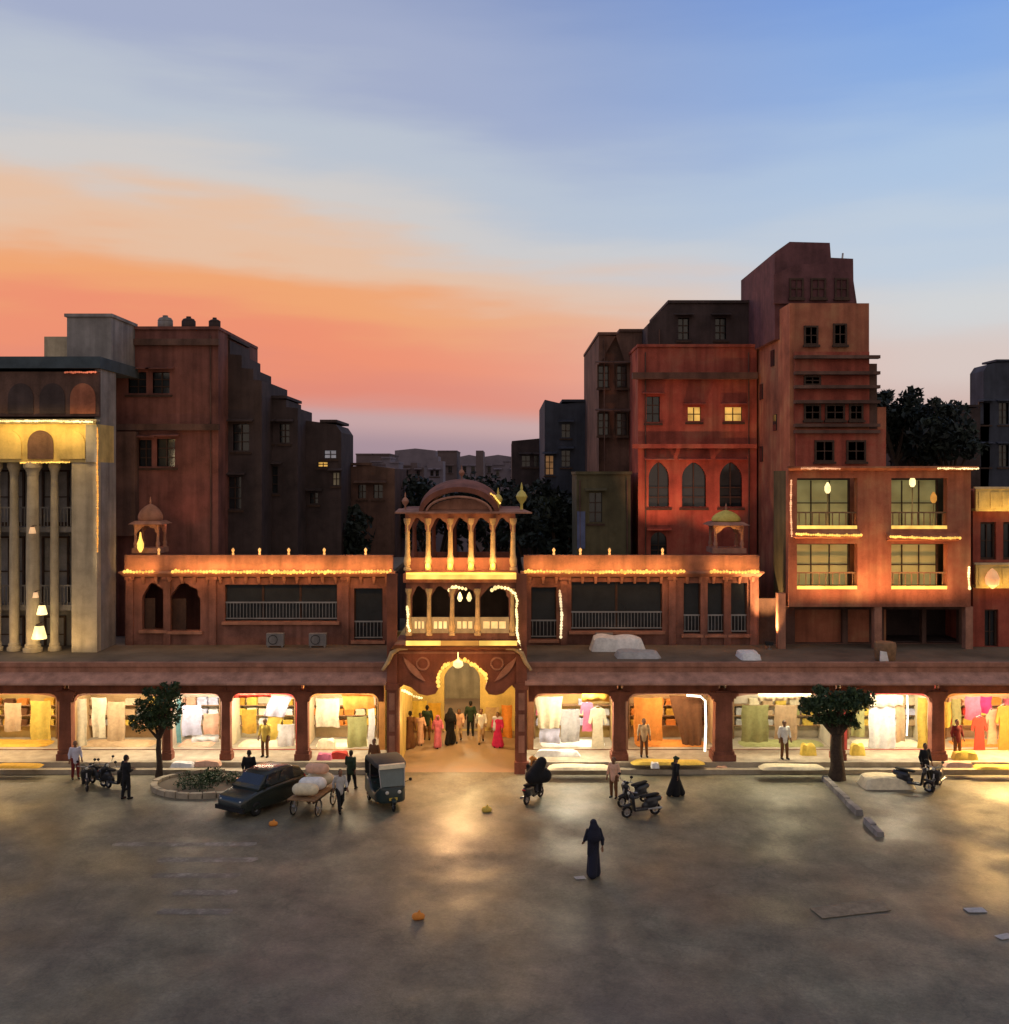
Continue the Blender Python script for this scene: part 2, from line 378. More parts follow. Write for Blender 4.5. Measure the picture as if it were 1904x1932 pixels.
# ------------------------------------------------------------------ generic building bits
def window(parent, x0, x1, z0, z1, y, kind='rect', pane=None, fm=None, depth=.12, bars=(1, 1), zs=None):
    fm = fm or wood; t = .09; zs = zs if zs is not None else z0+(z1-z0)*.65
    b = MB()
    if kind == 'rect': o, i = rect(x0-t, x1+t, z0-t, z1+t), rect(x0, x1, z0, z1)
    else: o, i = arch(x0-t, x1+t, z0-t, zs, z1+t, kind), arch(x0, x1, z0, zs, z1, kind)
    b.plate(o, [i], y-depth, y+.03)
    for k in range(1, bars[0]+1):
        xx = x0+(x1-x0)*k/(bars[0]+1); b.box(xx-.025, xx+.025, y-.05, y+.02, z0, z1-.02)
    for k in range(1, bars[1]+1):
        zz = z0+(zs-z0 if kind != 'rect' else z1-z0)*k/(bars[1]+1); b.box(x0, x1, y-.046, y+.018, zz-.025, zz+.025)
    b.box(x0-t-.06, x1+t+.06, y-depth-.12, y-depth+.05, z0-t-.1, z0-t+.01)
    w = b.build('window', fm, parent)
    p = MB(); p.plate(i, [], y+.035, y+.06); p.build('pane', pane or glass, w)
    return w
def block(parent, x0, x1, y0, y1, z0, z1, m, holes=(), name='wall', t=.35):
    b = MB(); b.plate(rect(x0, x1, z0, z1), holes, y0, y0+t)
    b.box(x0, x0+t, y0+t, y1, z0, z1); b.box(x1-t, x1, y0+t, y1, z0, z1); b.box(x0+t, x1-t, y1-t, y1, z0, z1)
    w = b.build(name, m, parent)
    f = MB(); f.box(x0+t, x1-t, y0+t, y1-t, z1-.55, z1-.4); f.build('roof', terr, parent)
    return w
def cornice(parent, x0, x1, y, z, m, d=.3, h=.25, name='cornice'):
    b = MB(); b.hexa([(x0,y-d*.4,z),(x1,y-d*.4,z),(x1,y+.05,z),(x0,y+.05,z),(x0-d*.3,y-d,z+h),(x1+d*.3,y-d,z+h),(x1,y+.05,z+h),(x0,y+.05,z+h)])
    b.box(x0-d*.35, x1+d*.35, y-d*1.1, y+.04, z+h+.002, z+h+.09); return b.build(name, m, parent)
def room(parent, x0, x1, y0, y1, z0, z1, m=None):
    b = MB(); b.box(x0, x1, y1, y1+.15, z0, z1); b.box(x0-.1, x0, y0, y1+.15, z0, z1); b.box(x1, x1+.1, y0, y1+.15, z0, z1)
    b.box(x0, x1, y0, y1, z1, z1+.1); b.box(x0, x1, y0, y1, z0-.1, z0)
    return b.build('room_wall', m or dark, parent)
def column(parent, x, y, z0, z1, r, m, name='column', n=10, bulb=True):
    h = z1-z0; b = MB()
    pr = [(r*1.5, z0), (r*1.5, z0+.05*h), (r*1.05, z0+.07*h)]
    if bulb: pr += [(r*1.45, z0+.13*h), (r*1.5, z0+.2*h), (r*1.0, z0+.3*h)]
    pr += [(r*.92, z0+.5*h), (r*.8, z0+.86*h), (r*1.1, z0+.89*h), (r*1.45, z0+.95*h), (r*1.5, z1)]
    if not bulb: pr = [(r*1.5, z0), (r*1.5, z0+.18), (r*1.2, z0+.22), (r*1.25, z0+.34), (r, z0+.4), (r*1.02, z0+.45*h), (r*.84, z1-.62), (r*.95, z1-.6), (r*.9, z1-.5), (r*1.3, z1-.28), (r*1.42, z1-.26), (r*1.42, z1)]
    b.lathe(pr, n, x, y); return b.build(name, m, parent, smooth=True)

# ------------------------------------------------------------------ the arcade: verandah, shops, terrace, upper storey
SHOPF, SHOPB, PZ, TZ, UY = 1.7, 4.0, .42, 4.5, 6.0
LINT = Z(1303, 0)
def arcade(name, label, pillars, bays, x0, x1, upx0, upx1, openings, postpx, strips, endpier):
    T = place(name, label, 'building', ((X(x0,0)+X(x1,0))/2, 0, 0))
    a, b = X(x0, 0), X(x1, 0)
    p = MB(); p.box(a, b, -.55, SHOPB+.3, 0, PZ); p.box(a, b, -.95, -.552, 0, .2); p.build('plinth', paver, T)
    for px, wpx in pillars:                                   # square stone pillars with base, bracket capital
        xc, w = X(px, 0), wpx*S(0)/2
        q = MB(); q.plate([(xc-w, PZ), (xc+w, PZ), (xc+w*.86, LINT+.05), (xc-w*.86, LINT+.05)], [], -.02-w*.8, -.02+w*.8); pl = q.build('pillar', sand, T)
        q = MB(); q.box(xc-w*1.3, xc+w*1.3, -.06-w, .06+w, PZ+.002, PZ+.28); q.box(xc-w*1.14, xc+w*1.14, -.04-w*.9, .04+w*.9, PZ+.28, PZ+.42); q.build('pillar_base', sand, pl)
        q = MB()
        for i in range(3):
            e = 1.08+.26*i; q.box(xc-w*e, xc+w*e, -.03-w*(.8+.1*i), .03+w*(.8+.1*i), LINT-.42+.14*i, LINT-.282+.14*i)
        q.build('capital', sand, pl)
    for i, bay in enumerate(bays):
        bx0, bx1 = X(bay['x'][0], 0), X(bay['x'][1], 0)
        # lintel plate with rounded corners between the pillars
        q = MB(); rc = .35; lo = LINT-.45
        loop = [(bx0-.2, LINT+.5), (bx0-.2, lo), (bx0+.02, lo)]
        for k in range(7):
            t = PI/2*k/6; loop.append((bx0+.02+rc*(1-math.cos(t)), lo+rc*math.sin(t)))
        for k in range(7):
            t = PI/2*k/6; loop.append((bx1-.02-rc*(1-math.sin(t)), lo+rc*math.cos(t)))
        loop += [(bx1-.02, lo), (bx1+.2, lo), (bx1+.2, LINT+.5)]
        q.plate(loop, [], -.17, .13); q.build('lintel', sand, T)
        # the shop: side walls, back wall, floor mat, shopfront frame
        sx0, sx1 = X(bay['x'][0]-6, SHOPF), X(bay['x'][1]+6, SHOPF)
        wm = mat('shop_wall_%s%d' % (name, i), bay['wall'], var=.2, scale=1.3)
        q = MB(); q.box(sx0, sx1, SHOPB, SHOPB+.2, PZ, 3.6); q.build('shop_back_wall', wm, T)
        for xx in (sx0-.12, sx1-.02):
            q = MB(); q.box(xx, xx+.14, SHOPF-.1, SHOPB-.002, PZ, 3.6); q.build('shop_side_wall', wm, T)
        q = MB(); q.box(sx0-.2, sx1+.2, SHOPF+.05, SHOPB+.2, 3.6, 3.75); q.build('shop_ceiling', wm, T)
        q = MB(); q.plate(rect(sx0-.12, sx1+.12, PZ+.01, 3.58), [arch(sx0+.16, sx1-.16, PZ+.03, 2.35, 2.95, 'flat')], SHOPF-.16, SHOPF-.1); q.build('shopfront_frame', mat('shopframe_%s%d' % (name, i), bay['frame'], var=.25, scale=2), T)
        cx = (sx0+sx1)/2; w = sx1-sx0
        q = MB(); q.tube([(cx-w*.36, SHOPF+.7, 3.45), (cx+w*.36, SHOPF+.7, 3.45)], .035, 8); tl = q.build('tube_light', whl, T)
        wc = tuple(c*.5+w_*.5 for c, w_ in zip(bay['col'], (1, .93, .78)))
        lamp_area('shop_lamp', (cx, SHOPF+.75, 3.38), w*.75, .5, wc, bay['pow']*2.0, (0, 0, 0), tl)
        q = MB(); q.tube([(cx-w*.2, .45, 3.5), (cx+w*.2, .45, 3.5)], .03, 8); tl = q.build('verandah_lamp', whl, T)
        lamp_area('shopfront_lamp', (cx, .5, 3.42), w*.6, .25, wc, bay['pow']*1.8, (math.radians(50), 0, 0), tl)
        lamp_area('verandah_lamp_light', (cx, .42, 3.44), w*.5, .25, bay['col'], bay['spill']*2.0, (math.radians(-48), 0, 0), tl)
    q = MB(); q.box(a, b, .135, SHOPF-.17, 3.78, 3.9); q.build('verandah_ceiling', sand_lt, T)
    # fascia, sloping eave, terrace
    q = MB(); q.box(a, b, -.25, .6, LINT+.5, TZ+.02); q.build('fascia', sand_lt, T)
    q = MB(); q.hexa([(a,-1.0,LINT+.42),(b,-1.0,LINT+.42),(b,-.252,LINT+.72),(a,-.252,LINT+.72),(a,-1.0,LINT+.5),(b,-1.0,LINT+.5),(b,-.252,LINT+.86),(a,-.252,LINT+.86)]); q.build('eave', mat('pale_rose_stone', (.46, .24, .17), var=.35, scale=1.6, streak=.35), T)
    n = int((b-a)/1.15)
    for k in range(n):
        xx = a+(k+.5)*(b-a)/n; q = MB(); q.hexa([(xx-.06,-.5,LINT+.45),(xx+.06,-.5,LINT+.45),(xx+.06,-.253,LINT+.3),(xx-.06,-.253,LINT+.3),(xx-.06,-.7,LINT+.535),(xx+.06,-.7,LINT+.535),(xx+.06,-.253,LINT+.71),(xx-.06,-.253,LINT+.71)]); q.build('bracket', sand_lt, T)
    q = MB(); q.box(a, b, -.32, -.02, TZ+.022, TZ+.2); q.build('coping', sand_lt, T)
    q = MB(); q.box(a, b, -.018, 16, TZ-.12, TZ); q.build('terrace', terr, T)
    # upper storey, set back on the terrace
    y = UY; ua, ub = X(upx0, y), X(upx1, y); zc = Z(1088, y)
    holes = []
    for (p0, p1, t0, t1, kind) in openings:
        h0, h1, z0, z1 = X(p0, y), X(p1, y), max(TZ+.05, Z(t1, y)), Z(t0, y)
        holes.append(rect(h0, h1, z0, z1) if kind == 'rect' else arch(h0, h1, z0, z0+(z1-z0)*.68, z1, kind))
    q = MB(); q.plate(rect(ua, ub, TZ+.002, zc), holes, y, y+.4); q.build('upper_wall', rose, T)
    room(T, ua+.1, ub-.1, y+.402, y+3.2, TZ+.1, zc-.1)
    for k, (p0, p1, t0, t1, kind) in enumerate(openings):
        h0, h1, z0, z1 = X(p0, y), X(p1, y), max(TZ+.05, Z(t1, y)), Z(t0, y)
        if kind != 'rect':                                  # shutters half open
            q = MB(); q.box(h0+.04, h0+(h1-h0)*.48, y+.3, y+.35, z0, z0+(z1-z0)*.66); q.build('shutter', wood, T)
        else:
            nb = max(1, int((h1-h0)/1.6))
            q = MB(); q.box(h0, h1, y+.1, y+.16, z0+.88, z0+.95); q.box(h0, h1, y+.1, y+.16, z0+.1, z0+.15)
            m_ = int((h1-h0)/.16)
            for j in range(m_): xx = h0+(j+.5)*(h1-h0)/m_; q.box(xx-.012, xx+.012, y+.118, y+.142, z0+.15, z0+.88)
            q.build('railing', steel, T)
            for j in range(nb+1):
                xx = h0+(h1-h0)*j/nb; q = MB(); q.box(max(h0, xx-.05), min(h1, xx+.05), y+.22, y+.32, z0, z1); q.build('window_post', wood, T)
            for j in range(nb):
                xa = h0+(h1-h0)*j/nb+.06; xb = h0+(h1-h0)*(j+1)/nb-.06
                q = MB(); q.box(xa, xb, y+.25, y+.28, z0+.02, z1-.02); q.build('pane', glass, T)
        q = MB(); q.box(h0-.12, h1+.12, y-.14, y-.002, z0-.16, z0-.02); q.build('sill', sand_lt, T)
    for px in endpier:
        xx = X(px, y); q = MB(); q.box(xx-.17, xx+.17, y-.12, y-.002, TZ+.003, zc-.15); q.box(xx-.24, xx+.24, y-.18, y-.003, zc-.15, zc); q.build('pilaster', rose, T)
    cornice(T, ua, ub, y, zc, sand_lt, .45, .2)
    nb_ = int((ub-ua)/.62)
    for k in range(nb_):
        xx = ua+(k+.5)*(ub-ua)/nb_; q = MB(); q.hexa([(xx-.05,y-.06,zc-.34),(xx+.05,y-.06,zc-.34),(xx+.05,y-.003,zc-.34),(xx-.05,y-.003,zc-.34),(xx-.07,y-.26,zc-.003),(xx+.07,y-.26,zc-.003),(xx+.07,y-.003,zc-.003),(xx-.07,y-.003,zc-.003)]); q.build('corbel', sand_lt, T)
    zt = zc+.3; zp = Z(1047, y)
    q = MB(); q.box(ua, ub, y-.1, y+.1, zt, zp); q.build('parapet', rose, T)
    q = MB(); q.box(ua, ub, y+.102, y+9, zt-.2, zt); q.build('roof', terr, T)
    for (s0, s1) in strips:                                  # rope lights along the cornice
        q = MB(); q.bulbs([(X(s0, y), y-.6, zt+.02), (X((s0+s1)/2, y), y-.6, zt-.02), (X(s1, y), y-.6, zt+.02)], .08, 6); st = q.build('rope_light', yel, T, kind='stuff')
        L = X(s1, y)-X(s0, y)
        lamp_area('rope_light_glow', ((X(s0, y)+X(s1, y))/2, y-.62, zt+.1), L, .1, (1, .52, .14), L*16, (math.radians(118), 0, 0), st)
        lamp_area('rope_light_glow', ((X(s0, y)+X(s1, y))/2, y-.7, zt-.12), L, .1, (1, .45, .14), L*6, (math.radians(35), 0, 0), st)
    for px in postpx:
        xx = X(px, y); q = MB(); q.lathe([(.06, zp), (.06, zp+.1), (.03, zp+.13), (.075, zp+.22), (.07, zp+.28), (.02, zp+.35)], 8, xx, y-.02); q.build('parapet_lamp', emis('parapet_lamp', (1, .5, .16), .8), T)
    return T

shopL = [
 dict(x=(-75, 112), wall=(.50,.34,.12), frame=(.22,.09,.04), col=(1,.66,.26), pow=62, spill=60, key='amber corner shop'),
 dict(x=(142, 308), wall=(.50,.33,.16), frame=(.16,.08,.05), col=(1,.76,.42), pow=62, spill=45, key='tan shop behind the tree'),
 dict(x=(326, 419), wall=(.60,.52,.40), frame=(.30,.16,.12), col=(1,.88,.66), pow=58, spill=40, key='narrow pale shop'),
 dict(x=(438, 560), wall=(.62,.52,.34), frame=(.40,.06,.05), col=(1,.86,.58), pow=78, spill=45, key='bright cream shop'),
 dict(x=(584, 716), wall=(.60,.46,.28), frame=(.40,.18,.05), col=(1,.82,.52), pow=74, spill=50, key='shop just before the gateway')]
shopR = [
 dict(x=(1006, 1155), wall=(.60,.52,.40), frame=(.42,.13,.05), col=(1,.88,.62), pow=80, spill=130, key='shop beyond the gateway'),
 dict(x=(1184, 1346), wall=(.46,.18,.04), frame=(.24,.10,.05), col=(1,.62,.24), pow=50, spill=40, key='orange shop'),
 dict(x=(1380, 1566), wall=(.40,.36,.20), frame=(.26,.10,.06), col=(1,.88,.56), pow=54, spill=70, key='olive shop'),
 dict(x=(1596, 1752), wall=(.52,.42,.24), frame=(.30,.12,.06), col=(1,.90,.62), pow=72, spill=80, key='white cloth shop'),
 dict(x=(1780, 1975), wall=(.56,.26,.08), frame=(.36,.12,.04), col=(1,.62,.22), pow=80, spill=560, key='red garment shop')]
arcadeL = arcade('market_arcade', 'long red sandstone market arcade left of the gateway with lit shops', [(-88, 26), (127, 24), (317, 15), (428, 17), (572, 22)], shopL, -110, 733, 236, 742,
    [(268, 312, 1100, 1188, 'cusp'), (320, 378, 1100, 1190, 'cusp'), (424, 636, 1103, 1172, 'rect'), (668, 722, 1110, 1208, 'rect')],
    (300, 440, 490, 545, 612, 690), [(240, 300), (330, 742)], (246, 316, 402, 652, 736))
arcadeR = arcade('market_arcade', 'long red sandstone market arcade right of the gateway with lit shops', [(1168, 25), (1363, 34), (1581, 20), (1766, 25), (1990, 26)], shopR, 990, 2010, 988, 1432,
    [(1002, 1050, 1108, 1206, 'rect'), (1078, 1250, 1098, 1190, 'rect'), (1290, 1322, 1100, 1196, 'rect'), (1334, 1366, 1100, 1196, 'rect'), (1378, 1410, 1100, 1196, 'rect')],
    (1045, 1095, 1150, 1250), [(988, 1290), (1335, 1428)], (994, 1064, 1268, 1328, 1372, 1421))
q = MB(); q.bulbs([(X(1056, 5.8), 5.8, Z(1112, 5.8)), (X(1060, 5.8), 5.8, Z(1160, 5.8)), (X(1058, 5.8), 5.8, Z(1205, 5.8))], .07, 6); q.build('rope_light', emis('warm_white_rope', (1,.82,.5), .9), arcadeR, kind='stuff')

# ------------------------------------------------------------------ the gateway
GY = -.6
def gx(p): return X(p, GY)
def gz(p): return Z(p, GY)
G = place('gateway', 'tall ornate gateway with scalloped arch, lit balcony and curved-roof pavilion on top', 'gateway', (X(862, 0), 0, 0))
def lobe():
    return [(752, 1300), (762, 1292), (776, 1297), (790, 1309), (806, 1313), (822, 1309), (828, 1298), (826, 1284), (829, 1270), (838, 1258), (849, 1250), (858, 1246), (866, 1240),
            (874, 1245), (885, 1250), (898, 1258), (909, 1266), (917, 1276), (919, 1288), (915, 1300), (922, 1310), (936, 1312), (950, 1308), (960, 1298), (966, 1293), (972, 1300)]
lp = [(gx(a), gz(b)) for a, b in lobe()]
q = MB(); q.plate([(gx(738), 0), (gx(752), 0)]+lp+[(gx(972), 0), (gx(987), 0), (gx(987), gz(1222)), (gx(738), gz(1222))], [], GY, GY+.7); q.build('arch_wall', sand, G)
for p0, p1 in ((731, 750), (974, 994)):                       # flanking piers
    q = MB(); q.box(gx(p0), gx(p1), GY-.22, GY-.002, 0, gz(1082)); q.box(gx(p0)-.08, gx(p1)+.08, GY-.3, GY-.004, 0, .5); q.box(gx(p0)-.06, gx(p1)+.06, GY-.28, GY-.003, gz(1300), gz(1288)); pr = q.build('pier', sand, G)
    q = MB()
    for zz in (1420, 1380, 1340): q.box(gx(p0)+.1, gx(p1)-.1, GY-.25, GY-.221, gz(zz)+.05, gz(zz-34))
    q.build('pier_panel', sand_lt, pr)
# gate passage behind the arch
q = MB(); q.box(gx(738), gx(738)+.3, GY+.702, 7, 0, gz(1222)); q.build('passage_wall', gold_p, G)
q = MB(); q.box(gx(987)-.3, gx(987), GY+.702, 7, 0, gz(1222)); q.build('passage_wall', gold_p, G)
q = MB(); q.box(gx(738)+.302, gx(987)-.302, GY+.702, 7, 5.0, 5.2); q.build('passage_ceiling', brown, G)
for i, (yy, pw) in enumerate(((1.2, 420), (4.6, 480))):
    q = MB(); q.lathe([(.03, 4.98), (.03, 4.6), (.14, 4.5), (.17, 4.35), (.1, 4.22), (.02, 4.2)], 10, gx(862), yy); lt = q.build('hanging_lantern', yelw, G)
    lamp_point('lantern_light', (gx(862), yy, 4.1), (1, .68, .28), pw, .12, lt)
q = MB(); q.tube([(gx(866), GY-.9, gz(1224)), (gx(866), GY-.9, gz(1238))], .02, 6); q.lathe([(.04, gz(1238)), (.2, gz(1242)), (.22, gz(1249)), (.12, gz(1253)), (.03, gz(1254))], 12, gx(866), GY-.9); lt = q.build('gate_lantern', yelw, G)
lamp_spot('gate_lantern_light', (gx(866), GY-.95, gz(1257)), (gx(866)+.2, GY-3.2, 0), (1, .46, .24), 1250, 120, lt, .2)
# rope lights on the centre lobe
cen = [(a, b) for a, b in lobe() if 824 <= a <= 922]
for seg in (cen[:5], cen[7:10], cen[9:13]):
    q = MB(); q.bulbs([(gx(a), GY-.06, gz(b)+.04) for a, b in seg], .085, 6); q.build('rope_light', yel, G, kind='stuff')
q = MB(); q.bulbs([(gx(757), GY-.06, gz(1300)), (gx(766), GY-.06, gz(1304)), (gx(780), GY-.06, gz(1312)), (gx(796), GY-.06, gz(1316))], .06, 6); q.build('rope_light', yelw, G, kind='stuff')
# carved swags on the spandrels
def leaf(c, r0, r1, a0, a1, n=12):
    o = [(c[0]+r0*math.cos(math.radians(a0+(a1-a0)*k/n)), c[1]+r0*math.sin(math.radians(a0+(a1-a0)*k/n))) for k in range(n+1)]
    return o+[(c[0]+(r1+(r0-r1)*abs(2*k/n-1)**2)*math.cos(math.radians(a0+(a1-a0)*k/n)), c[1]+(r1+(r0-r1)*abs(2*k/n-1)**2)*math.sin(math.radians(a0+(a1-a0)*k/n))) for k in range(n-1, 0, -1)]
for c, r0, r1, a0, a1 in (((822, 1226), 62, 50, 108, 168), ((914, 1226), 62, 50, 12, 72)):
    q = MB(); q.plate([(gx(a), gz(b)) for a, b in leaf(c, r0, r1, a0, a1)], [], GY-.09, GY-.002); q.build('carved_leaf', sand_lt, G)
for px in (798, 938):
    q = MB(); q.tube([(gx(px)+.26*math.cos(t), GY-.04, gz(1252)+.26*math.sin(t)) for t in [2*PI*k/18 for k in range(18)]], .045, 6, True); q.build('carved_rosette', sand_lt, G)
q = MB(); q.box(gx(752), gx(972), GY-.07, GY-.003, gz(1233), gz(1229)); q.build('string_moulding', sand_lt, G)
for s_, px in ((1, 741), (-1, 984)):                          # scroll brackets at the ledge
    q = MB(); q.tube([(gx(px-s_*18), GY-.3, gz(1262)), (gx(px-s_*8), GY-.34, gz(1248)), (gx(px), GY-.36, gz(1230)), (gx(px+s_*14), GY-.38, gz(1221)), (gx(px+s_*30), GY-.38, gz(1222))], [.06,.09,.11,.09,.04], 8); q.build('scroll_bracket', mat('lamplit_stone', (.58, .40, .20), var=.3, scale=3), G)  # lamplight on the brackets put into the golden stone colour
# ledge
q = MB(); q.hexa([(gx(738),GY-.25,gz(1224)),(gx(987),GY-.25,gz(1224)),(gx(987),1,gz(1224)),(gx(738),1,gz(1224)),(gx(748),GY-1.0,gz(1210)),(gx(978),GY-1.0,gz(1210)),(gx(978),1,gz(1208)),(gx(748),1,gz(1208))]); q.build('ledge', orange_b, G)
for s0, s1, mm in ((770, 835, yel), (835, 905, ylo), (905, 976, yel)):
    q = MB(); q.box(gx(s0), gx(s1)-.02, GY-1.06, GY-.9, gz(1211), gz(1203)); q.build('rope_light', mm, G)
lamp_area('ledge_glow', (gx(866), GY-1.0, gz(1196)), 4.5, .15, (1, .55, .16), 45, (math.radians(150), 0, 0), G)
lamp_area('ledge_downlight', (gx(866), GY-1.1, gz(1226)), 4.5, .15, (1, .5, .16), 30, (math.radians(25), 0, 0), G)
# balcony storey
y1 = -.45
wins = [(777, 806), (813, 849), (857, 897), (906, 960)]
holes = [arch(X(a, y1), X(b, y1), Z(1192, y1), Z(1128, y1), Z(1106, y1), 'cusp') for a, b in wins]
q = MB(); q.plate(rect(X(766, y1), X(974, y1), Z(1207, y1), Z(1098, y1)), holes, y1, y1+.3); q.build('balcony_wall', rose, G)
room(G, X(768, y1), X(972, y1), y1+.302, 3.0, Z(1207, y1)+.1, Z(1098, y1))
q = MB(); q.box(X(768, y1), X(972, y1), y1+.31, 4.5, Z(1207, y1)-.05, Z(1207, y1)+.08); q.build('balcony_floor', terr, G)
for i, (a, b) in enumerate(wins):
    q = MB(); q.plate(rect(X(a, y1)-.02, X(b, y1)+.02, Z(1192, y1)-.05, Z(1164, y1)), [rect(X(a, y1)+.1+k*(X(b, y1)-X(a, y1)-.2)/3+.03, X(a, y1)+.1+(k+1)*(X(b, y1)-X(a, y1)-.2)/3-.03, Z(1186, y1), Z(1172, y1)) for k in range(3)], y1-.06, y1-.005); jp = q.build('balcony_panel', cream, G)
    q = MB(); q.box(X(a, y1)+.02, X(b, y1)-.02, y1-.004, y1+.02, Z(1190, y1), Z(1166, y1)); q.build('glowing_screen', emis('glowing_screen', (1,.74,.32), .75), jp)  # light of the panels put into this screen as its own glow
for px in (771, 809.5, 853, 901, 967): column(G, X(px, y1-.12), y1-.12, Z(1198, y1), Z(1110, y1), .10, mat('lamplit_stone', (.58, .40, .20), var=.3, scale=3), n=8)  # balcony columns carry their lamplight in the same golden colour
for a, b in ((845, 880), (925, 962)):
    q = MB(); q.bulbs([(X(a, y1), y1-.1, Z(1113, y1)), (X((a+b)/2, y1), y1-.1, Z(1106, y1)), (X(b, y1), y1-.1, Z(1112, y1))], .08, 6); q.build('rope_light', yelw, G, kind='stuff')
for px in (866, 884):
    q = MB(); q.lathe([(.02, Z(1122, y1)), (.09, Z(1128, y1)), (.12, Z(1134, y1)), (.05, Z(1140, y1))], 8, X(px, y1), .6); q.build('balcony_lantern', yelw, G)
lamp_point('balcony_light', (X(866, y1), .4, Z(1120, y1)), (1, .75, .38), 22, .15, G)
for pts in ([(768, 1142), (770, 1160), (769, 1178), (774, 1192)], [(962, 1112), (972, 1120), (976, 1134), (974, 1150), (976, 1170), (975, 1190), (979, 1210), (983, 1232)]):
    q = MB(); q.bulbs([(X(a, -.9), -.9, Z(b, -.9)) for a, b in pts], .06, 6); q.build('rope_light', yelw, G, kind='stuff')
# cornice under the pavilion
q = MB(); q.box(X(762, y1), X(978, y1), y1-.35, 5, Z(1098, y1)+.002, Z(1082, y1)); q.build('cornice', orange_b, G)
q = MB(); q.box(X(768, y1), X(974, y1), y1-.46, y1-.352, Z(1091, y1), Z(1079, y1)); q.build('rope_light', yel, G)
lamp_area('cornice_glow', (X(870, y1), y1-.6, Z(1078, y1)), 4.6, .15, (1, .55, .16), 50, (math.radians(140), 0, 0), G)
# pavilion
PY = 0.0
def vx(p): return X(p, PY)
def vz(p): return Z(p, PY)
q = MB(); q.box(vx(766), vx(974), PY-.3, PY+4.2, vz(1082), vz(1076)); q.build('pavilion_floor', sand, G)
for a, b in ((770, 806), (810, 848), (852, 887), (891, 928), (932, 968)):
    q = MB(); q.box(vx(a), vx(b), PY-.06, PY+.06, vz(1076)+.002, vz(1052)); q.build('parapet_panel', sand, G)
    q = MB(); q.box(vx(a), vx(b), PY+3.6, PY+3.7, vz(1076)+.002, vz(1052)); q.build('parapet_panel', sand, G)
cols = (769, 808, 850, 889, 930, 968)
for px in cols:
    c_ = column(G, vx(px), PY, vz(1076)+.001, vz(978), .115, mat('lamplit_stone', (.58, .40, .20), var=.3, scale=3), n=10)  # front row golden for lamplight painted on, back row plain stone
    column(G, vx(px), PY+3.65, vz(1076)+.001, vz(978), .11, sand, n=8)
for px in (808, 850, 889, 930):
    q = MB(); q.lathe([(.07, vz(1074)), (.12, vz(1070)), (.12, vz(1065)), (.06, vz(1060))], 10, vx(px), PY-.24); lm = q.build('column_lamp', emis('column_lamp', (1,.55,.1), .95), G)
    lamp_point('column_lamp_light', (vx(px), PY-.55, vz(1062)), (1,.62,.22), 24, .06, lm)
arches = [arch(vx(a)+.06, vx(b)-.06, vz(1076), vz(1000), vz(977), 'cusp') for a, b in zip(cols[:-1], cols[1:])]
for yy, mm in ((PY, sand_lt), (PY+3.65, sand)):
    q = MB()
    outer = [(vx(cols[0])-.1, vz(967)), (vx(cols[0])-.1, vz(1004))]
    for (a, b) in zip(cols[:-1], cols[1:]):
        ar = arch(vx(a)+.08, vx(b)-.08, vz(1004), vz(1002), vz(977), 'cusp')[2:][::-1]
        outer += [(vx(a)+.07, vz(1004))]+ar+[(vx(b)-.07, vz(1004))]
    outer += [(vx(cols[-1])+.1, vz(1004)), (vx(cols[-1])+.1, vz(967))]
    q.plate(outer, [], yy-.08, yy+.08); q.build('arcade_screen', mm, G)
q = MB(); q.plate([(vx(812), vz(966.5))]+[(vx(868)+(vx(926)-vx(868))*math.cos(t), vz(966.5)+(vz(941)-vz(966.5))*math.sin(t)) for t in [PI*(1-k/16) for k in range(17)]][1:-1]+[(vx(926), vz(966.5))], [], PY-.05, PY+.1); q.build('tympanum', sand_lt, G)
# curved bangla roof: thick shell swept front to back, drooping at the ends
def roofsec(y, r_o, rise, dz):
    cx = vx(867); P_ = []
    for k in range(25):
        t = PI*(1-k/24); P_.append((cx+r_o*math.cos(t), y, vz(966)+rise*math.sin(t)**.9+dz))
    return P_
q = MB(); Y_ = [-.55, -.1, .8, 1.8, 2.8, 3.7, 4.2]; secs = []; W_ = (vx(946)-vx(788))/2; Ri = vz(904)-vz(966)
for y in Y_:
    u = (y-1.8)/2.4; secs.append(roofsec(y, W_*(1-.05*u*u), Ri*(1-.16*u*u), -.12*u*u))
inn = [[(a, b, max(vz(966)-.02, c-.22)) for a, b, c in s] for s in secs]
vs, fs = [], []; n = 25
for s in secs: vs += s
for s in inn: vs += [((a-vx(867))*.93+vx(867), b, c) for a, b, c in s]
o2 = len(secs)*n
for j in range(len(secs)-1):
    for i in range(n-1):
        fs.append((j*n+i, j*n+i+1, (j+1)*n+i+1, (j+1)*n+i)); fs.append((o2+j*n+i, o2+(j+1)*n+i, o2+(j+1)*n+i+1, o2+j*n+i+1))
for j in (0, len(secs)-1):
    for i in range(n-1): fs.append((j*n+i, j*n+i+1, o2+j*n+i+1, o2+j*n+i))
q.add(vs, fs); rf = q.build('pavilion_roof', sand, G, smooth=True)
q = MB(); q.tube([(vx(867)+(vx(926)-vx(867))*math.cos(t)*1.02, PY-.58, vz(966)+(vz(937)-vz(966))*math.sin(t)) for t in [PI*(1-k/18) for k in range(19)]], .06, 6); q.build('arch_moulding', sand_lt, G)
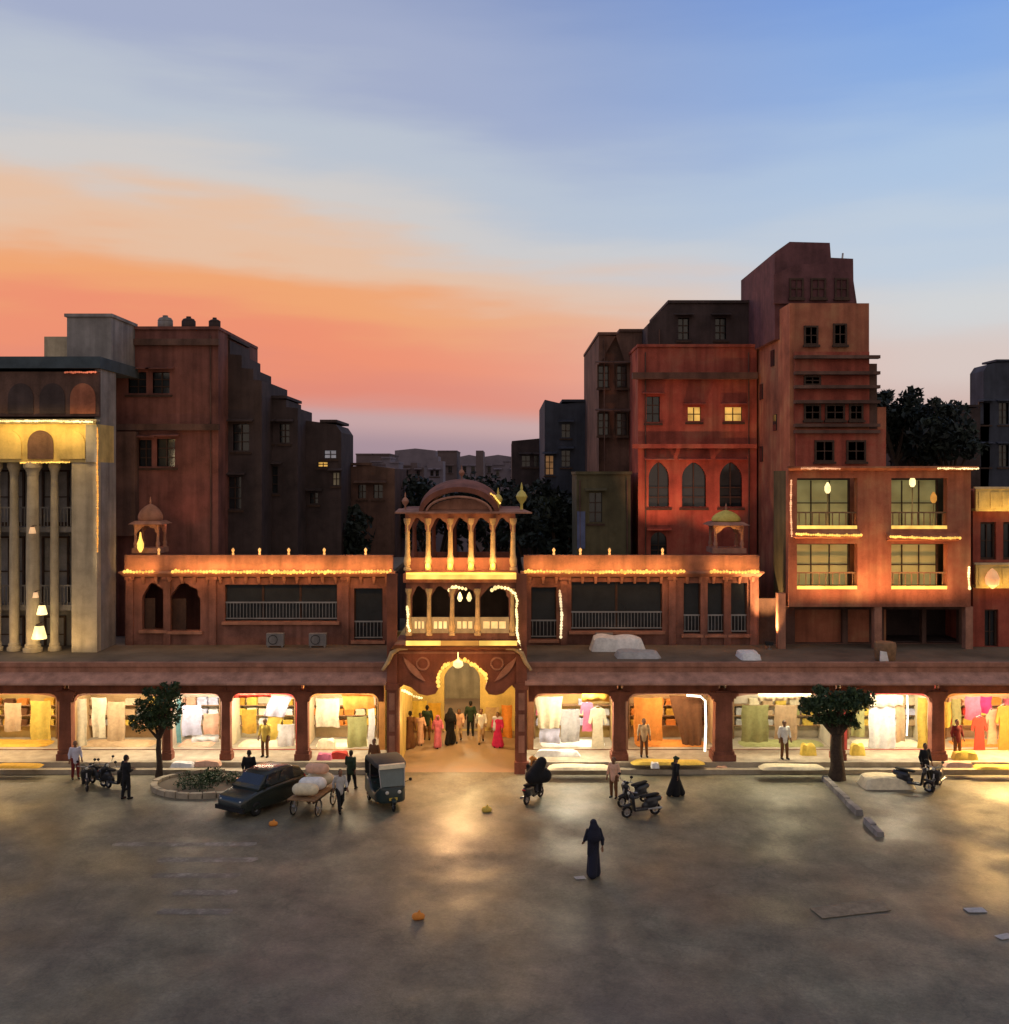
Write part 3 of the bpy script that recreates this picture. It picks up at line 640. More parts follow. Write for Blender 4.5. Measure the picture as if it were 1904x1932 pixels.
q = MB(); q.hexa([(vx(748),PY-.75,vz(968)),(vx(1003),PY-.75,vz(968)),(vx(985),PY+.1,vz(962)),(vx(752),PY+.1,vz(962)),(vx(748),PY-.75,vz(965.5)),(vx(1003),PY-.75,vz(965.5)),(vx(985),PY+.1,vz(959.5)),(vx(752),PY+.1,vz(959.5))]); q.build('eave', sand_lt, G)
q = MB(); q.box(vx(756), vx(982), PY+.102, PY+4.1, vz(966), vz(960)); q.build('flat_roof', sand, G)
for px, s, em in ((766, .8, 0), (940, 1.0, 1), (984, 1.25, 1), (868, .7, 0)):
    z0 = vz(961) if px != 868 else vz(905); yy = PY-.3 if px != 868 else 1.8
    q = MB(); q.lathe([(.05*s, z0), (.05*s, z0+.2*s), (.16*s, z0+.34*s), (.2*s, z0+.46*s), (.13*s, z0+.6*s), (.04*s, z0+.68*s), (.05*s, z0+.76*s), (.01, z0+.95*s)], 10, vx(px), yy); q.build('finial', mat('lamplit_finial', (.62, .50, .12), rough=.4, var=.2) if em else sand_lt, G, smooth=True)  # lamplight on two of the finials painted as a gold base colour
q = MB(); q.bulbs([(vx(925), PY-.5, vz(930)), (vx(934), PY-.5, vz(937)), (vx(944), PY-.5, vz(950))], .05, 6); q.build('rope_light', yel, G, kind='stuff')
lamp_spot('pavilion_uplight', (vx(868), PY+1.6, vz(1066)), (vx(868), PY+.6, vz(950)), (1, .45, .2), 60, 110, G)

# ------------------------------------------------------------------ domed kiosks on the parapets
def kiosk(label, px0, px1, ptop, peave, pbase, y, mm, dome_m, glow=0):
    cx = X((px0+px1)/2, y); w = (X(px1, y)-X(px0, y))/2; z0, ze, zt = Z(pbase, y), Z(peave, y), Z(ptop, y)
    K = place('domed_kiosk', label, 'kiosk', (cx, y, z0), 'domed kiosks on the arcade roof'); r = w*.72
    q = MB(); q.box(cx-r*1.15, cx+r*1.15, y-r*1.15, y+r*1.15, z0, z0+.25); q.build('base', mm, K)
    for sx in (-1, 1):
        for sy in (-1, 1): column(K, cx+sx*r*.9, y+sy*r*.9, z0+.251, ze, .075, mm, n=8)
    for sy in (-1, 1):
        q = MB(); a_ = arch(cx-r*.82, cx+r*.82, ze-.6, ze-.45, ze-.08, 'cusp')[2:][::-1]
        q.plate([(cx-r*1.0, ze-.002), (cx-r*1.0, ze-.55)]+[(cx-r*.83, ze-.55)]+a_+[(cx+r*.83, ze-.55), (cx+r*1.0, ze-.55), (cx+r*1.0, ze-.002)], [], y+sy*r*.9-.05, y+sy*r*.9+.05); q.build('arch_screen', mm, K)
    q = MB(); q.hexa([(cx-w,y-w,ze),(cx+w,y-w,ze),(cx+w,y+w,ze),(cx-w,y+w,ze),(cx-r,y-r,ze+.16),(cx+r,y-r,ze+.16),(cx+r,y+r,ze+.16),(cx-r,y+r,ze+.16)]); q.build('eave', mm, K)
    h = zt-ze-.16; q = MB(); n = 20; pr = [(r*.9, 0), (r*.98, .08), (r*.99, .25), (r*.9, .45), (r*.7, .66), (r*.42, .84), (r*.14, .96), (.02, 1)]
    q.lathe([(a, ze+.161+h*b) for a, b in pr], n, cx, y); d = q.build('dome', dome_m, K, smooth=True)
    q = MB(); q.lathe([(.03, zt-.02), (.07, zt+.08), (.03, zt+.15), (.045, zt+.2), (.005, zt+.36)], 8, cx, y); q.build('finial', mm, d)
    if glow: lamp_spot('kiosk_uplight', (cx-.3, y-1.5, z0+.3), (cx, y, zt), (1, .72, .2), glow, 60, K)
    return K
kiosk('small dark domed kiosk on the parapet beside the colonnaded house', 252, 316, 950, 988, 1042, 7.2, sand_lt, sand_lt, 22)
kiosk('small domed kiosk with yellow lit dome before the crimson house', 1332, 1408, 962, 990, 1042, 7.2, sand_lt, mat('yellow_dome', (.66,.52,.12), var=.25, scale=3), 75)
q = MB(); q.lathe([(.05, Z(1042, 6.2)), (.16, Z(1034, 6.2)), (.17, Z(1026, 6.2)), (.08, Z(1016, 6.2)), (.03, Z(1004, 6.2))], 10, X(265, 6.2), 6.2)
tag(q.build('standing_lamp', yel), 'yellow flame-shaped lamp standing on the parapet by the small dark kiosk', 'lamp')

# ------------------------------------------------------------------ colonnaded house, far left
y = 3.6
H = place('colonnaded_house', 'tall pale colonnaded house with gold lit frieze at the left edge', 'building', (X(60, y), y, TZ))
hx0, hx1 = X(-120, y), X(183, y)
q = MB(); q.box(hx0, hx1, y+2.2, y+2.5, TZ+.01, Z(690, y)); q.box(hx1-.3, hx1-.001, y+.5, y+2.199, TZ+.01, Z(690, y)); q.build('wall', grey, H)
q = MB(); q.box(hx1-1.2, hx1, y, y+.498, TZ+.012, Z(872, y)); q.build('pier', cream, H)
for px, w, mm in ((62, 12, cream), (27, 9, cream), (-8, 9, cream), (-45, 12, cream), (103, 8, cream)):
    yy = y+.25 if w > 9 else y+.55
    column(H, X(px, yy), yy, TZ+.012, Z(872, yy), w*S(y), mm, n=14, bulb=False)
for zz in (1000, 1150):
    q = MB(); q.box(hx0, hx1-1.21, y+.9, y+2.19, Z(zz+6, y), Z(zz-4, y)); q.build('gallery_floor', grey, H)
    q = MB(); q.box(hx0, hx1-1.21, y+.9, y+.96, Z(zz-4, y)+.9, Z(zz-4, y)+.97)
    for k in range(40):
        xx = hx0+(k+.5)*(hx1-1.21-hx0)/40; q.box(xx-.02, xx+.02, y+.91, y+.95, Z(zz-4, y), Z(zz-4, y)+.9)
    q.build('railing', grey, H)
for (a, b, c, d) in ((84, 128, 890, 985), (-10, 44, 890, 985), (84, 128, 1015, 1140), (-10, 44, 1015, 1140), (88, 122, 1165, 1228), (0, 44, 1165, 1228)):
    window(H, X(a, y+2.2), X(b, y+2.2), Z(d, y+2.2), Z(c, y+2.2), y+2.17, 'rect', glass, wood, .1, (1, 1))
q = MB(); q.box(hx0, hx1, y-.05, y+2.198, Z(872, y)+.002, Z(800, y)); fr = q.build('frieze', gold_p, H)
for k, px in enumerate((-66, -6, 54, 114)):
    q = MB(); q.plate(arch(X(px, y), X(px+48, y), Z(866, y), Z(838, y), Z(812, y), 'round'), [], y-.13, y-.051); q.build('frieze_panel', gold_p if k % 2 else brown, fr)
q = MB(); q.box(hx1-.5, hx1+.03, y-.1, y-.052, Z(872, y), Z(801, y)); q.build('frieze_block', grey, fr)
cornice(H, hx0, hx1, y, Z(800, y)+.002, cream, .35, .12)
q = MB(); q.bulbs([(hx0, y-.5, Z(796, y)), (X(110, y), y-.5, Z(795, y)), (hx1, y-.5, Z(797, y))], .05, 6); q.build('rope_light', yelw, H, kind='stuff')
lamp_area('frieze_light', (X(90, y), y-1.0, Z(802, y)), 5, .1, (1, .66, .2), 80, (math.radians(40), 0, 0), H)
q = MB(); q.bulbs([(X(40, y), y-.12, Z(873, y)), (X(134, y), y-.12, Z(872, y))], .04, 6); q.build('rope_light', yel, H, kind='stuff')
q = MB(); q.bulbs([(hx1+.03, y-.05, Z(806, y)), (hx1+.05, y-.05, Z(835, y)), (hx1+.03, y-.05, Z(872, y)), (hx1+.06, y-.05, Z(930, y)), (hx1+.05, y-.05, Z(1040, y))], .045, 6); q.build('rope_light', ylo, H, kind='stuff')
lamp_area('pier_light', (hx1+.1, y-.6, Z(960, y)), .1, 6, (1, .72, .4), 40, (math.radians(90), 0, math.radians(-60)), H)
q = MB(); q.box(hx0, hx1-.02, y+.3, y+2.19, Z(785, y), Z(700, y)); q.build('attic', brown, H)
lamp_area('column_uplight', (X(80, y), y-1.0, TZ+.3), 4.5, .15, (1, .66, .28), 60, (math.radians(155), 0, 0), H)
for a, b in ((128, 176), (70, 118), (10, 58)):
    q = MB(); q.plate(arch(X(a, y), X(b, y), Z(780, y), Z(750, y), Z(722, y), 'round'), [], y+.26, y+.298); q.build('attic_panel', orange_b if a == 128 else dark, H)
q = MB(); q.bulbs([(X(118, y), y+.2, Z(702, y)), (X(180, y), y+.2, Z(701, y))], .05, 6); q.build('rope_light', emis('coral_rope', (1,.25,.12), .55), H, kind='stuff')
q = MB(); q.box(hx0-.1, hx1+.1, y+.1, y+6, Z(694, y), Z(672, y)); q.build('roof_slab', mat('teal_slab', (.06,.08,.095), var=.3), H)
q = MB(); q.box(X(94, y), X(181, y), y+2, y+5.5, Z(672, y), Z(598, y+2)); q.build('stair_head', grey, H)
q = MB(); q.box(X(90, y), X(184, y), y+1.9, y+5.6, Z(598, y+2)+.002, Z(592, y+2)); q.build('stair_head_roof', grey, H)
q = MB(); q.box(X(46, y), X(93, y), y+2.2, y+5, Z(672, y), Z(634, y+2)); q.build('parapet_block', cream, H)
for px, pz, s, w in ((80, 1150, .26, 1), (75, 1192, .36, 1), (62, 1000, .18, 0), (68, 1122, .15, 0), (52, 1250, .12, 0)):
    xx, zz, yy = X(px, y-.3), Z(pz, y-.3), y-.35
    q = MB(); q.lathe([(s*.9, zz-s*.9), (s*1.0, zz-s*.8), (s*.62, zz+s*.7), (s*.5, zz+s*.8)], 8, xx, yy)
    ln = q.build('wall_lantern', yelw if w else emis('dim_lantern', (1,.6,.3), .7), H, smooth=True)
    q = MB(); q.lathe([(s*.55, zz+s*.802), (s*.4, zz+s*1.0), (.02, zz+s*1.15)], 8, xx, yy); q.tube([(xx, yy, zz+s*1.1), (xx, yy+.3, zz+s*1.2), (xx, yy+.55, zz+s*1.1)], .015, 5); q.build('lantern_bracket', wood, ln)
    if w: lamp_point('lantern_light', (xx, yy-.5, zz), (1, .75, .4), 8, .1, ln)

# ------------------------------------------------------------------ the buildings behind
def house(name, label, y, depth, poly, m, wins=(), extra=None, base=2.0, cat='building'):
    """poly: roof outline in front view (pixels), left to right; extruded to the real depth."""
    P_ = [(X(a, y), Z(b, y)) for a, b in poly]
    T = place(name, label, cat, ((P_[0][0]+P_[-1][0])/2, y, 0))
    holes = []
    for w in wins:
        x0, x1, z0, z1 = X(w[0], y), X(w[1], y), Z(w[3], y), Z(w[2], y); kd = w[4] if len(w) > 4 else 'rect'
        holes.append(rect(x0, x1, z0, z1) if kd == 'rect' else arch(x0, x1, z0, z0+(z1-z0)*.65, z1, kd))
    q = MB(); q.plate([(P_[0][0], 0), (P_[-1][0], 0)]+P_[::-1], holes, y, y+.35)
    q.build('wall', m, T)
    q = MB(); q.plate([(P_[0][0], 0), (P_[-1][0], 0)]+P_[::-1], [], y+.352, y+depth); q.build('wall', m, T)
    for w in wins:
        x0, x1, z0, z1 = X(w[0], y), X(w[1], y), Z(w[3], y), Z(w[2], y); kd = w[4] if len(w) > 4 else 'rect'
        lit = len(w) > 5 and w[5]
        window(T, x0, x1, z0, z1, y+.2, kd, lit or glass, wood, .16, (1, 2 if z1-z0 > 1 else 1))
        if z1-z0 > .5:
            q = MB(); q.hexa([(x0-.25,y-.42,z1+.12),(x1+.25,y-.42,z1+.12),(x1+.25,y-.002,z1+.2),(x0-.25,y-.002,z1+.2),(x0-.25,y-.42,z1+.17),(x1+.25,y-.42,z1+.17),(x1+.25,y-.002,z1+.28),(x0-.25,y-.002,z1+.28)]); q.build('window_hood', m, T)
    if y < 20:
        for u in ((.06, .93) if len(P_) < 3 else (.11,)):
            xx = P_[0][0]+(P_[-1][0]-P_[0][0])*u; zt_ = min(P_[0][1], P_[-1][1])-.3; q = MB(); q.tube([(xx, y-.07, zt_), (xx+.02, y-.07, zt_*.6), (xx, y-.07, .2)], .035, 6); q.build('drainpipe', brown, T)
    for (a, b), (c, d) in zip(P_[:-1], P_[1:]):                # copings
        if abs(b-d) < .15 and c-a > .8:
            q = MB(); q.box(a-.06, c+.06, y-.12, y+depth*.98, max(b, d)+.002, max(b, d)+.16); q.build('coping', m, T)
    return T
lit_b = emis('pale_lit_pane', (.75, .72, .8), .2)
# left side, stepping down towards the old town
L1 = house('rose_house', 'red plastered house with three rooftop tanks behind the left arcade', 9, 9, [(207, 622), (412, 622)], mat('dull_red_plaster', (.20, .078, .062), var=.5, scale=.55, streak=.55),
    [(242, 276, 702, 742), (288, 320, 702, 742), (296, 330, 828, 880), (262, 286, 830, 880)])
for a, b in ((640, 652), (800, 812)):
    q = MB(); q.box(X(205, 9), X(415, 9), 8.75, 8.999, Z(b, 9), Z(a, 9)); q.build('string_course', brown, L1)
q = MB(); q.box(X(206, 9), X(414, 9), 8.9, 8.998, Z(900, 9), Z(640, 9)+.1) ; 
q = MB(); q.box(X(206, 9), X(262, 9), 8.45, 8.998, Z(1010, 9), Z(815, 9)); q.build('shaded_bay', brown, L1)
for i, (px, w, m_, s) in enumerate(((312, 14, grey, 'pale grey'), (356, 13, dark, 'dark brown'), (405, 11, dark, 'narrow dark'))):
    yy = 11; xx = X(px, yy); z0 = Z(621, 9)+.16; z1 = Z(596+2*i, yy); r = w*S(yy)
    W = place('water_tank', s+' round water tank on the red house roof, '+('leftmost', 'middle', 'rightmost')[i]+' of three', 'tank', (xx, yy, z0), 'rooftop water tanks')
    q = MB(); q.lathe([(r*.9, z0+.2), (r, z0+.25), (r, z0+.5), (r*.96, z0+.52), (r, z0+.55), (r, z1-.25), (r*.8, z1-.12), (r*.35, z1-.06), (r*.35, z1+.02), (.02, z1+.03)], 16, xx, yy); q.build('drum', m_, W, smooth=True)
    q = MB()
    for sx in (-1, 1):
        for sy in (-1, 1): q.box(xx+sx*r*.6-.04, xx+sx*r*.6+.04, yy+sy*r*.6-.04, yy+sy*r*.6+.04, z0, z0+.22)
    q.build('stand', steel, W)
house('stepped_house', 'dark house with roof stepping down beside the red house', 11, 4.5, [(405, 638), (434, 642), (434, 668), (456, 670), (456, 694), (478, 696), (478, 716), (494, 718)], dark, [(440, 470, 800, 850), (430, 455, 900, 960)])
house('lower_stepped_house', 'dark lower house with two roof steps between stepped house and low house', 13.5, 4.5, [(488, 722), (512, 724), (512, 752), (540, 754), (540, 768), (562, 770)], dark, [(498, 514, 800, 835), (528, 546, 800, 835), (500, 524, 880, 930)])
house('low_dark_house', 'low dark house with flat roof ending the left row', 16, 5, [(536, 788), (606, 797), (634, 801), (644, 816)], dark, [(612, 634, 850, 864, 'rect', lit_b), (600, 618, 872, 880, 'rect', win_l), (585, 600, 930, 950), (628, 640, 892, 915, 'rect', emis('dim_pane', (.5,.4,.25), .12))])
house('olive_shed', 'dim brown house at the gate pavilion left flank', 20, 8, [(660, 880), (700, 878), (745, 884)], brown, [(676, 690, 915, 940), (705, 722, 915, 940)])
# centre distance
far_p = mat('hazed_mauve_plaster', (.17, .14, .165), var=.3, scale=.3); far_b = mat('hazed_brown_plaster', (.12, .085, .085), var=.3, scale=.3)  # distance haze painted into the plaster colours of the far houses
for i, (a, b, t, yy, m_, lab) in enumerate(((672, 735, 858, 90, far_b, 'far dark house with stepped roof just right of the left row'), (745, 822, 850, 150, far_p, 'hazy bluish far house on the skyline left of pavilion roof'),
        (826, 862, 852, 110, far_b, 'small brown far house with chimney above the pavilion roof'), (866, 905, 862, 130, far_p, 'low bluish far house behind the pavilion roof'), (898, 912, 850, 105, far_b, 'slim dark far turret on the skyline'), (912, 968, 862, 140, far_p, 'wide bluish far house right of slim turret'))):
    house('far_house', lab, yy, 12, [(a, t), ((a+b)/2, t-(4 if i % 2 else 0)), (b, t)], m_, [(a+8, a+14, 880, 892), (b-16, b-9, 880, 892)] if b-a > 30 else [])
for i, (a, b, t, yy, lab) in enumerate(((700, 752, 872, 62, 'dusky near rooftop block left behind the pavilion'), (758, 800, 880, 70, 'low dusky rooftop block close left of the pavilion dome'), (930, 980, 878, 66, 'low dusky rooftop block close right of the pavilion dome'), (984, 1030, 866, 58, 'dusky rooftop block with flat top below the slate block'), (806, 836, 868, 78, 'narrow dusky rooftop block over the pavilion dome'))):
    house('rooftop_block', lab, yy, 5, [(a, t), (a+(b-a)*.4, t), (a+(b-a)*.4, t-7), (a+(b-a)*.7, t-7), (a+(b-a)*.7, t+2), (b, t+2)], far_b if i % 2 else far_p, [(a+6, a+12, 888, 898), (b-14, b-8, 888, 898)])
# right of centre
house('far_block', 'dark narrow block on the skyline left of slate block', 40, 10, [(966, 832), (1030, 826)], dark, [(985, 1000, 860, 880), (1008, 1020, 860, 880)])
house('slate_block', 'slate blue dark block rising right of the sunset gap', 28, 12, [(1028, 754), (1062, 762), (1104, 758)], blue_dk, [(1030, 1044, 860, 895, 'rect', emis('amber_pane', (.6,.3,.12), .25)), (1060, 1076, 800, 825), (1060, 1076, 850, 880)])
house('brown_tenement', 'tall dark brown tenement left of the crimson house', 17, 12, [(1130, 632), (1162, 634), (1170, 626), (1222, 626)], brown, [(1130, 1148, 690, 730), (1165, 1182, 690, 730), (1130, 1148, 780, 820), (1165, 1182, 780, 820)])
ol = house('olive_annexe', 'low olive annexe with blue shutter at foot of the brown tenement', 12, 4, [(1088, 895), (1190, 895)], olive, [(1112, 1136, 930, 985)])
q = MB(); q.box(X(1089, 12), X(1104, 12), 11.9, 11.99, Z(1035, 12), Z(965, 12)); q.build('shutter', mat('blue_shutter', (.10,.12,.22)), ol)
CR = house('crimson_house', 'crimson plastered house with arched windows and two lit windows', 13, 7, [(1204, 655), (1428, 655)], red_b,
    [(1220, 1245, 748, 796), (1298, 1322, 768, 794, 'rect', win_l), (1368, 1400, 768, 794, 'rect', win_l), (1224, 1262, 872, 956, 'pointed'), (1287, 1332, 872, 956, 'pointed'), (1358, 1400, 872, 956, 'pointed'), (1228, 1258, 1004, 1048, 'round')])
q = MB(); q.box(X(1192, 13), X(1426, 13), 12.5, 12.999, Z(716, 13), Z(704, 13)); q.build('string_course', brown, CR)
q = MB(); q.box(X(1192, 13), X(1426, 13), 12.7, 12.999, Z(846, 13), Z(838, 13)); q.build('string_course', red_b, CR)
house('dark_attic', 'dark setback attic storey with chamfered corner above the crimson house', 14.5, 8, [(1222, 612), (1262, 572), (1420, 572)], dark, [(1280, 1300, 600, 640), (1350, 1370, 600, 640)], base=10)
# corner tower (its left flank is seen in perspective)
TW = place('corner_tower', 'tall stepped ochre and red tower house highest on the skyline', 'building', (X(1560, 6.5), 6.5, TZ))
ty = 6.5
def tx(p): return X(p, ty)
def tz(p): return Z(p, ty)
for a, b, t0, t1, d, mm in ((1490, 1640, 1240, 572, 9, orange_b), (1640.5, 1655, 1240, 686, 8, brown), (1655.5, 1672, 1240, 768, 8, orange_b)):
    q = MB(); q.box(tx(a), tx(b), ty, ty+d, TZ+.02, tz(t1)); q.build('wall', mm, TW)
q = MB(); q.box(tx(1500), tx(1668), ty-.25, ty-.002, tz(880), tz(810)); q.build('bay', red_b, TW)
q = MB(); q.box(tx(1498), tx(1639), ty-.12, ty-.002, tz(805), tz(664)); q.build('bay', red_b, TW)
for zz in (672, 702, 728, 756, 800, 812):
    q = MB(); q.box(tx(1496), tx(1655), ty-.5, ty-.121, tz(zz+6), tz(zz)); q.build('balcony_slab', brown, TW)
for (a, b, c, d) in ((1575, 1594, 614, 648), (1520, 1540, 618, 648), (1520, 1545, 712, 724), (1560, 1590, 766, 790), (1520, 1545, 766, 790), (1605, 1625, 766, 790), (1540, 1570, 834, 868), (1600, 1630, 834, 868)):
    fy = ty if d < 660 else (ty-.12 if d < 806 else ty-.25)
    window(TW, X(a, fy), X(b, fy), Z(d, fy), Z(c, fy), fy-.035, 'rect', glass, wood, .06, (1, 1))
for yy, zz in ((9.5, 660), (9.0, 790), (12, 720), (12, 850)):    # slit windows on the flank
    q = MB(); xw = tx(1490); q.hexa([(xw-.05,yy,tz(zz+18)),(xw-.002,yy,tz(zz+18)),(xw-.002,yy+.7,tz(zz+18)),(xw-.05,yy+.7,tz(zz+18)),(xw-.05,yy,tz(zz-14)),(xw-.002,yy,tz(zz-14)),(xw-.002,yy+.7,tz(zz-14)),(xw-.05,yy+.7,tz(zz-14))]); q.build('slit_window', glass, TW)
# tower head, wider and set back
q = MB(); hy = 8.5; 
P_ = [(X(a, hy), Z(b, hy)) for a, b in ((1462, 570), (1628, 570), (1626, 572), (1610, 572), (1610, 490), (1568, 486), (1566, 458), (1490, 456), (1462, 478))]
P_ = [(X(a, hy), Z(b, hy)) for a, b in ((1462, 640), (1612, 640), (1610, 488), (1568, 486), (1566, 458), (1490, 456), (1462, 476))]
q.plate(P_, [], hy, hy+8); q.build('tower_head', mat('plum_plaster', (.13,.055,.06), var=.35, streak=.4), TW)
q = MB(); q.box(X(1612.5, hy), X(1630, hy), hy+.2, hy+6, Z(680, hy), Z(572, hy)); q.build('side_turret', brown, TW)
q = MB(); q.plate([(X(1458, hy), Z(574, hy)), (X(1614, hy), Z(574, hy)), (X(1606, hy), Z(520, hy)), (X(1560, hy), Z(500, hy)), (X(1500, hy), Z(500, hy)), (X(1458, hy), Z(520, hy))], [], hy-.25, hy-.002); q.build('head_bay', mat('plum_plaster', (.13,.055,.06), var=.35, streak=.4), TW)
for a, b in ((1490, 1510), (1530, 1552), (1575, 1594)): window(TW, X(a, hy), X(b, hy), Z(562, hy), Z(530, hy), hy-.28, 'rect', glass, wood, .06, (1, 1))
q = MB(); q.tube([(X(1600, hy), hy+1, Z(490, hy)), (X(1602, hy), hy+1, Z(470, hy))], .05, 6); q.build('roof_pipe', steel, TW)
# lit gallery block right
GB = place('gallery_block', 'orange two storey gallery block with four big lit green windows', 'building', (X(1660, 5), 5, TZ))
y = 4.6
bx = lambda p: X(p, y)
bz = lambda p: Z(p, y)
holes = []
for a, b in ((1504, 1618), (1682, 1788)):
    for c, d in ((902, 998), (1026, 1112)): holes.append(rect(bx(a), bx(b), bz(d), bz(c)))
q = MB(); q.plate(rect(bx(1488), bx(1832), bz(1134), bz(888)), holes, y, y+.5); q.build('frame_wall', orange_b, GB)
q = MB(); q.box(bx(1488), bx(1832), y+2.6, y+2.9, bz(1134), bz(888)); q.box(bx(1488), bx(1488)+.25, y+.502, y+2.599, bz(1134), bz(888)); q.box(bx(1832)-.25, bx(1832), y+.502, y+2.599, bz(1134), bz(888)); q.build('back_wall', olive, GB)
for a in (1012, 1134):
    q = MB(); q.box(bx(1490)+.25, bx(1830)-.25, y+.503, y+2.598, bz(a), bz(a-7)); q.build('floor_slab', orange_b, GB)
for i, (a, b) in enumerate(((1504, 1618), (1682, 1788))):
    for j, (c, d) in enumerate(((902, 998), (1026, 1112))):
        w = window(GB, bx(a)+.1, bx(b)-.1, bz(d)+.1, bz(c)-.1, y+1.2, 'rect', emis('green_lit_pane', (.55, .50, .20), .16), wood, .1, (2, 1))
        q = MB(); q.box(bx(a), bx(b), y+.05, y+.12, bz(d)+.001, bz(d)+.16); q.build('sill_light', yel, GB)
        lamp_area('gallery_light', ((bx(a)+bx(b))/2, y+.35, bz(d)+.22), bx(b)-bx(a)-.3, .1, (1, .62, .2), 9 if j else 6, (math.radians(160), 0, 0), GB)
        q = MB()
        for k in range(9):
            xx = bx(a)+(k+.5)*(bx(b)-bx(a))/9; q.box(xx-.02, xx+.02, y+.2, y+.24, bz(d), bz(d)+.75)
        q.box(bx(a), bx(b), y+.19, y+.25, bz(d)+.75, bz(d)+.82); q.build('railing', wood_lt, GB)
cornice(GB, bx(1488), bx(1832), y, bz(888)+.002, orange_b, .45, .12)
for a, b, mm in ((1505, 1580, emis('peach_rope', (1,.5,.25), .8)), (1760, 1838, yelw)):
    q = MB(); q.bulbs([(bx(a), y-.55, bz(884)), (bx(b), y-.55, bz(884))], .05, 6); q.build('rope_light', mm, GB, kind='stuff')
for a, b, c in ((1496, 1622, 1006), (1672, 1806, 1011)):
    q = MB(); q.hexa([(bx(a),y-.45,bz(c+6)),(bx(b),y-.45,bz(c+6)),(bx(b),y-.002,bz(c+10)),(bx(a),y-.002,bz(c+10)),(bx(a),y-.45,bz(c+2)),(bx(b),y-.45,bz(c+2)),(bx(b),y-.002,bz(c-6)),(bx(a),y-.002,bz(c-6))]); ld = q.build('ledge', orange_b, GB)
    q = MB(); q.bulbs([(bx(a), y-.47, bz(c)), ((bx(a)+bx(b))/2, y-.47, bz(c+3)), (bx(b), y-.47, bz(c+2))], .06, 6); q.build('rope_light', yel, ld, kind='stuff')
q = MB(); q.bulbs([(bx(1492), y-.1, bz(905)), (bx(1491), y-.1, bz(960)), (bx(1493), y-.1, bz(1012))], .05, 6); q.build('rope_light', emis('peach_rope', (1,.5,.25), .8), GB, kind='stuff')
q = MB(); q.bulbs([(bx(1827), y-.1, bz(1068)), (bx(1826), y-.1, bz(1090)), (bx(1828), y-.1, bz(1112))], .06, 6); q.build('rope_light', yelw, GB, kind='stuff')
lamp_area('facade_light', (bx(1650), y-1.2, bz(1128)), 7, .1, (1, .5, .2), 260, (math.radians(165), 0, 0), GB)
# statue-like lamp posts seen in the upper windows
for px, top, bot, mm in ((1562, 912, 998, yelw), (1722, 900, 1000, yelw), (1762, 930, 1000, ylo)):
    xx = X(px, y+.3); q = MB(); q.lathe([(.1, Z(bot, y+.3)), (.05, Z(bot, y+.3)+.2), (.025, Z(top+40, y+.3)), (.03, Z(top+22, y+.3)), (.13, Z(top+14, y+.3)), (.14, Z(top+8, y+.3)), (.05, Z(top, y+.3))], 10, xx, y+.32); 
    lo = q.build('gallery_lamp', mat('brass', (.5,.38,.16), rough=.35, metal=.7), GB, smooth=True)
    q = MB(); q.lathe([(.05, Z(top+20, y+.3)), (.15, Z(top+14, y+.3)), (.15, Z(top+6, y+.3)), (.04, Z(top-2, y+.3))], 10, xx, y+.32); q.build('lamp_globe', mm, lo)
# terrace rooms below the gallery
y2 = 6.2
q = MB(); hs = [rect(X(a, y2), X(b, y2), TZ+.06, Z(1150, y2)) for a, b in ((1500, 1590), (1600, 1650), (1668, 1740), (1748, 1810))]
q.plate(rect(X(1432, y2), X(1850, y2), TZ+.004, bz(1134)-.05), hs, y2, y2+.35); q.build('terrace_wall', brown, GB)
room(GB, X(1492, y2), X(1848, y2), y2+.352, y2+2.5, TZ+.1, bz(1134)-.3)
q = MB(); q.box(bx(1488), bx(1832), y+.01, y2+.3, bz(1134)-.28, bz(1134)-.002); q.build('soffit', orange_b, GB)
for px in (1476, 1658, 1830):
    q = MB(); q.box(X(px-7, y), X(px+7, y), y+.05, y+.5, TZ+.004, bz(1134)-.282 if px > 1480 else bz(1120)); q.build('post', sand_lt, GB)
# right edge house
y = 5.4
RE = place('balcony_house', 'red house with two gold balcony parapets at the right edge', 'building', (X(1900, y), y, TZ))
block(RE, X(1836, y), X(2040, y), y, y+7, TZ+.005, Z(925, y), red_b, [rect(X(1850, y), X(1880, y), Z(1056, y), Z(985, y)), rect(X(1893, y), X(1925, y), Z(1056, y), Z(985, y)), rect(X(1858, y), X(1884, y), Z(1235, y), Z(1150, y))])
for (a, b, c, d) in ((1850, 1880, 985, 1056), (1893, 1925, 985, 1056), (1858, 1884, 1150, 1235)): window(RE, X(a, y)+.1, X(b, y)-.1, Z(d, y)+.1, Z(c, y)-.1, y+.25, 'rect', glass, wood, .08)
for c, d, lw in ((922, 964, 20), (1064, 1108, 24)):
    q = MB(); q.box(X(1833, y), X(2045, y), y-.5, y-.38, Z(d, y), Z(c, y)); q.box(X(1833, y), X(2045, y), y-.379, y-.002, Z(d, y), Z(d, y)+.12); pp = q.build('balcony_parapet', gold_p, RE)
    q = MB(); q.box(X(1830, y), X(2045, y), y-.56, y-.36, Z(c, y)+.002, Z(c, y)+.1); q.build('balcony_coping', cream, pp)
    for k in range(4):
        q = MB(); q.box(X(1838+k*22, y), X(1855+k*22, y), y-.54, y-.502, Z(d-6, y), Z(c+6, y)); q.build('balcony_panel', gold_p, pp)
    lamp_area('balcony_light', (X(1890, y), y-1.1, Z(d, y)-.1), 2.5, .1, (1, .62, .18), lw, (math.radians(150), 0, 0), pp)
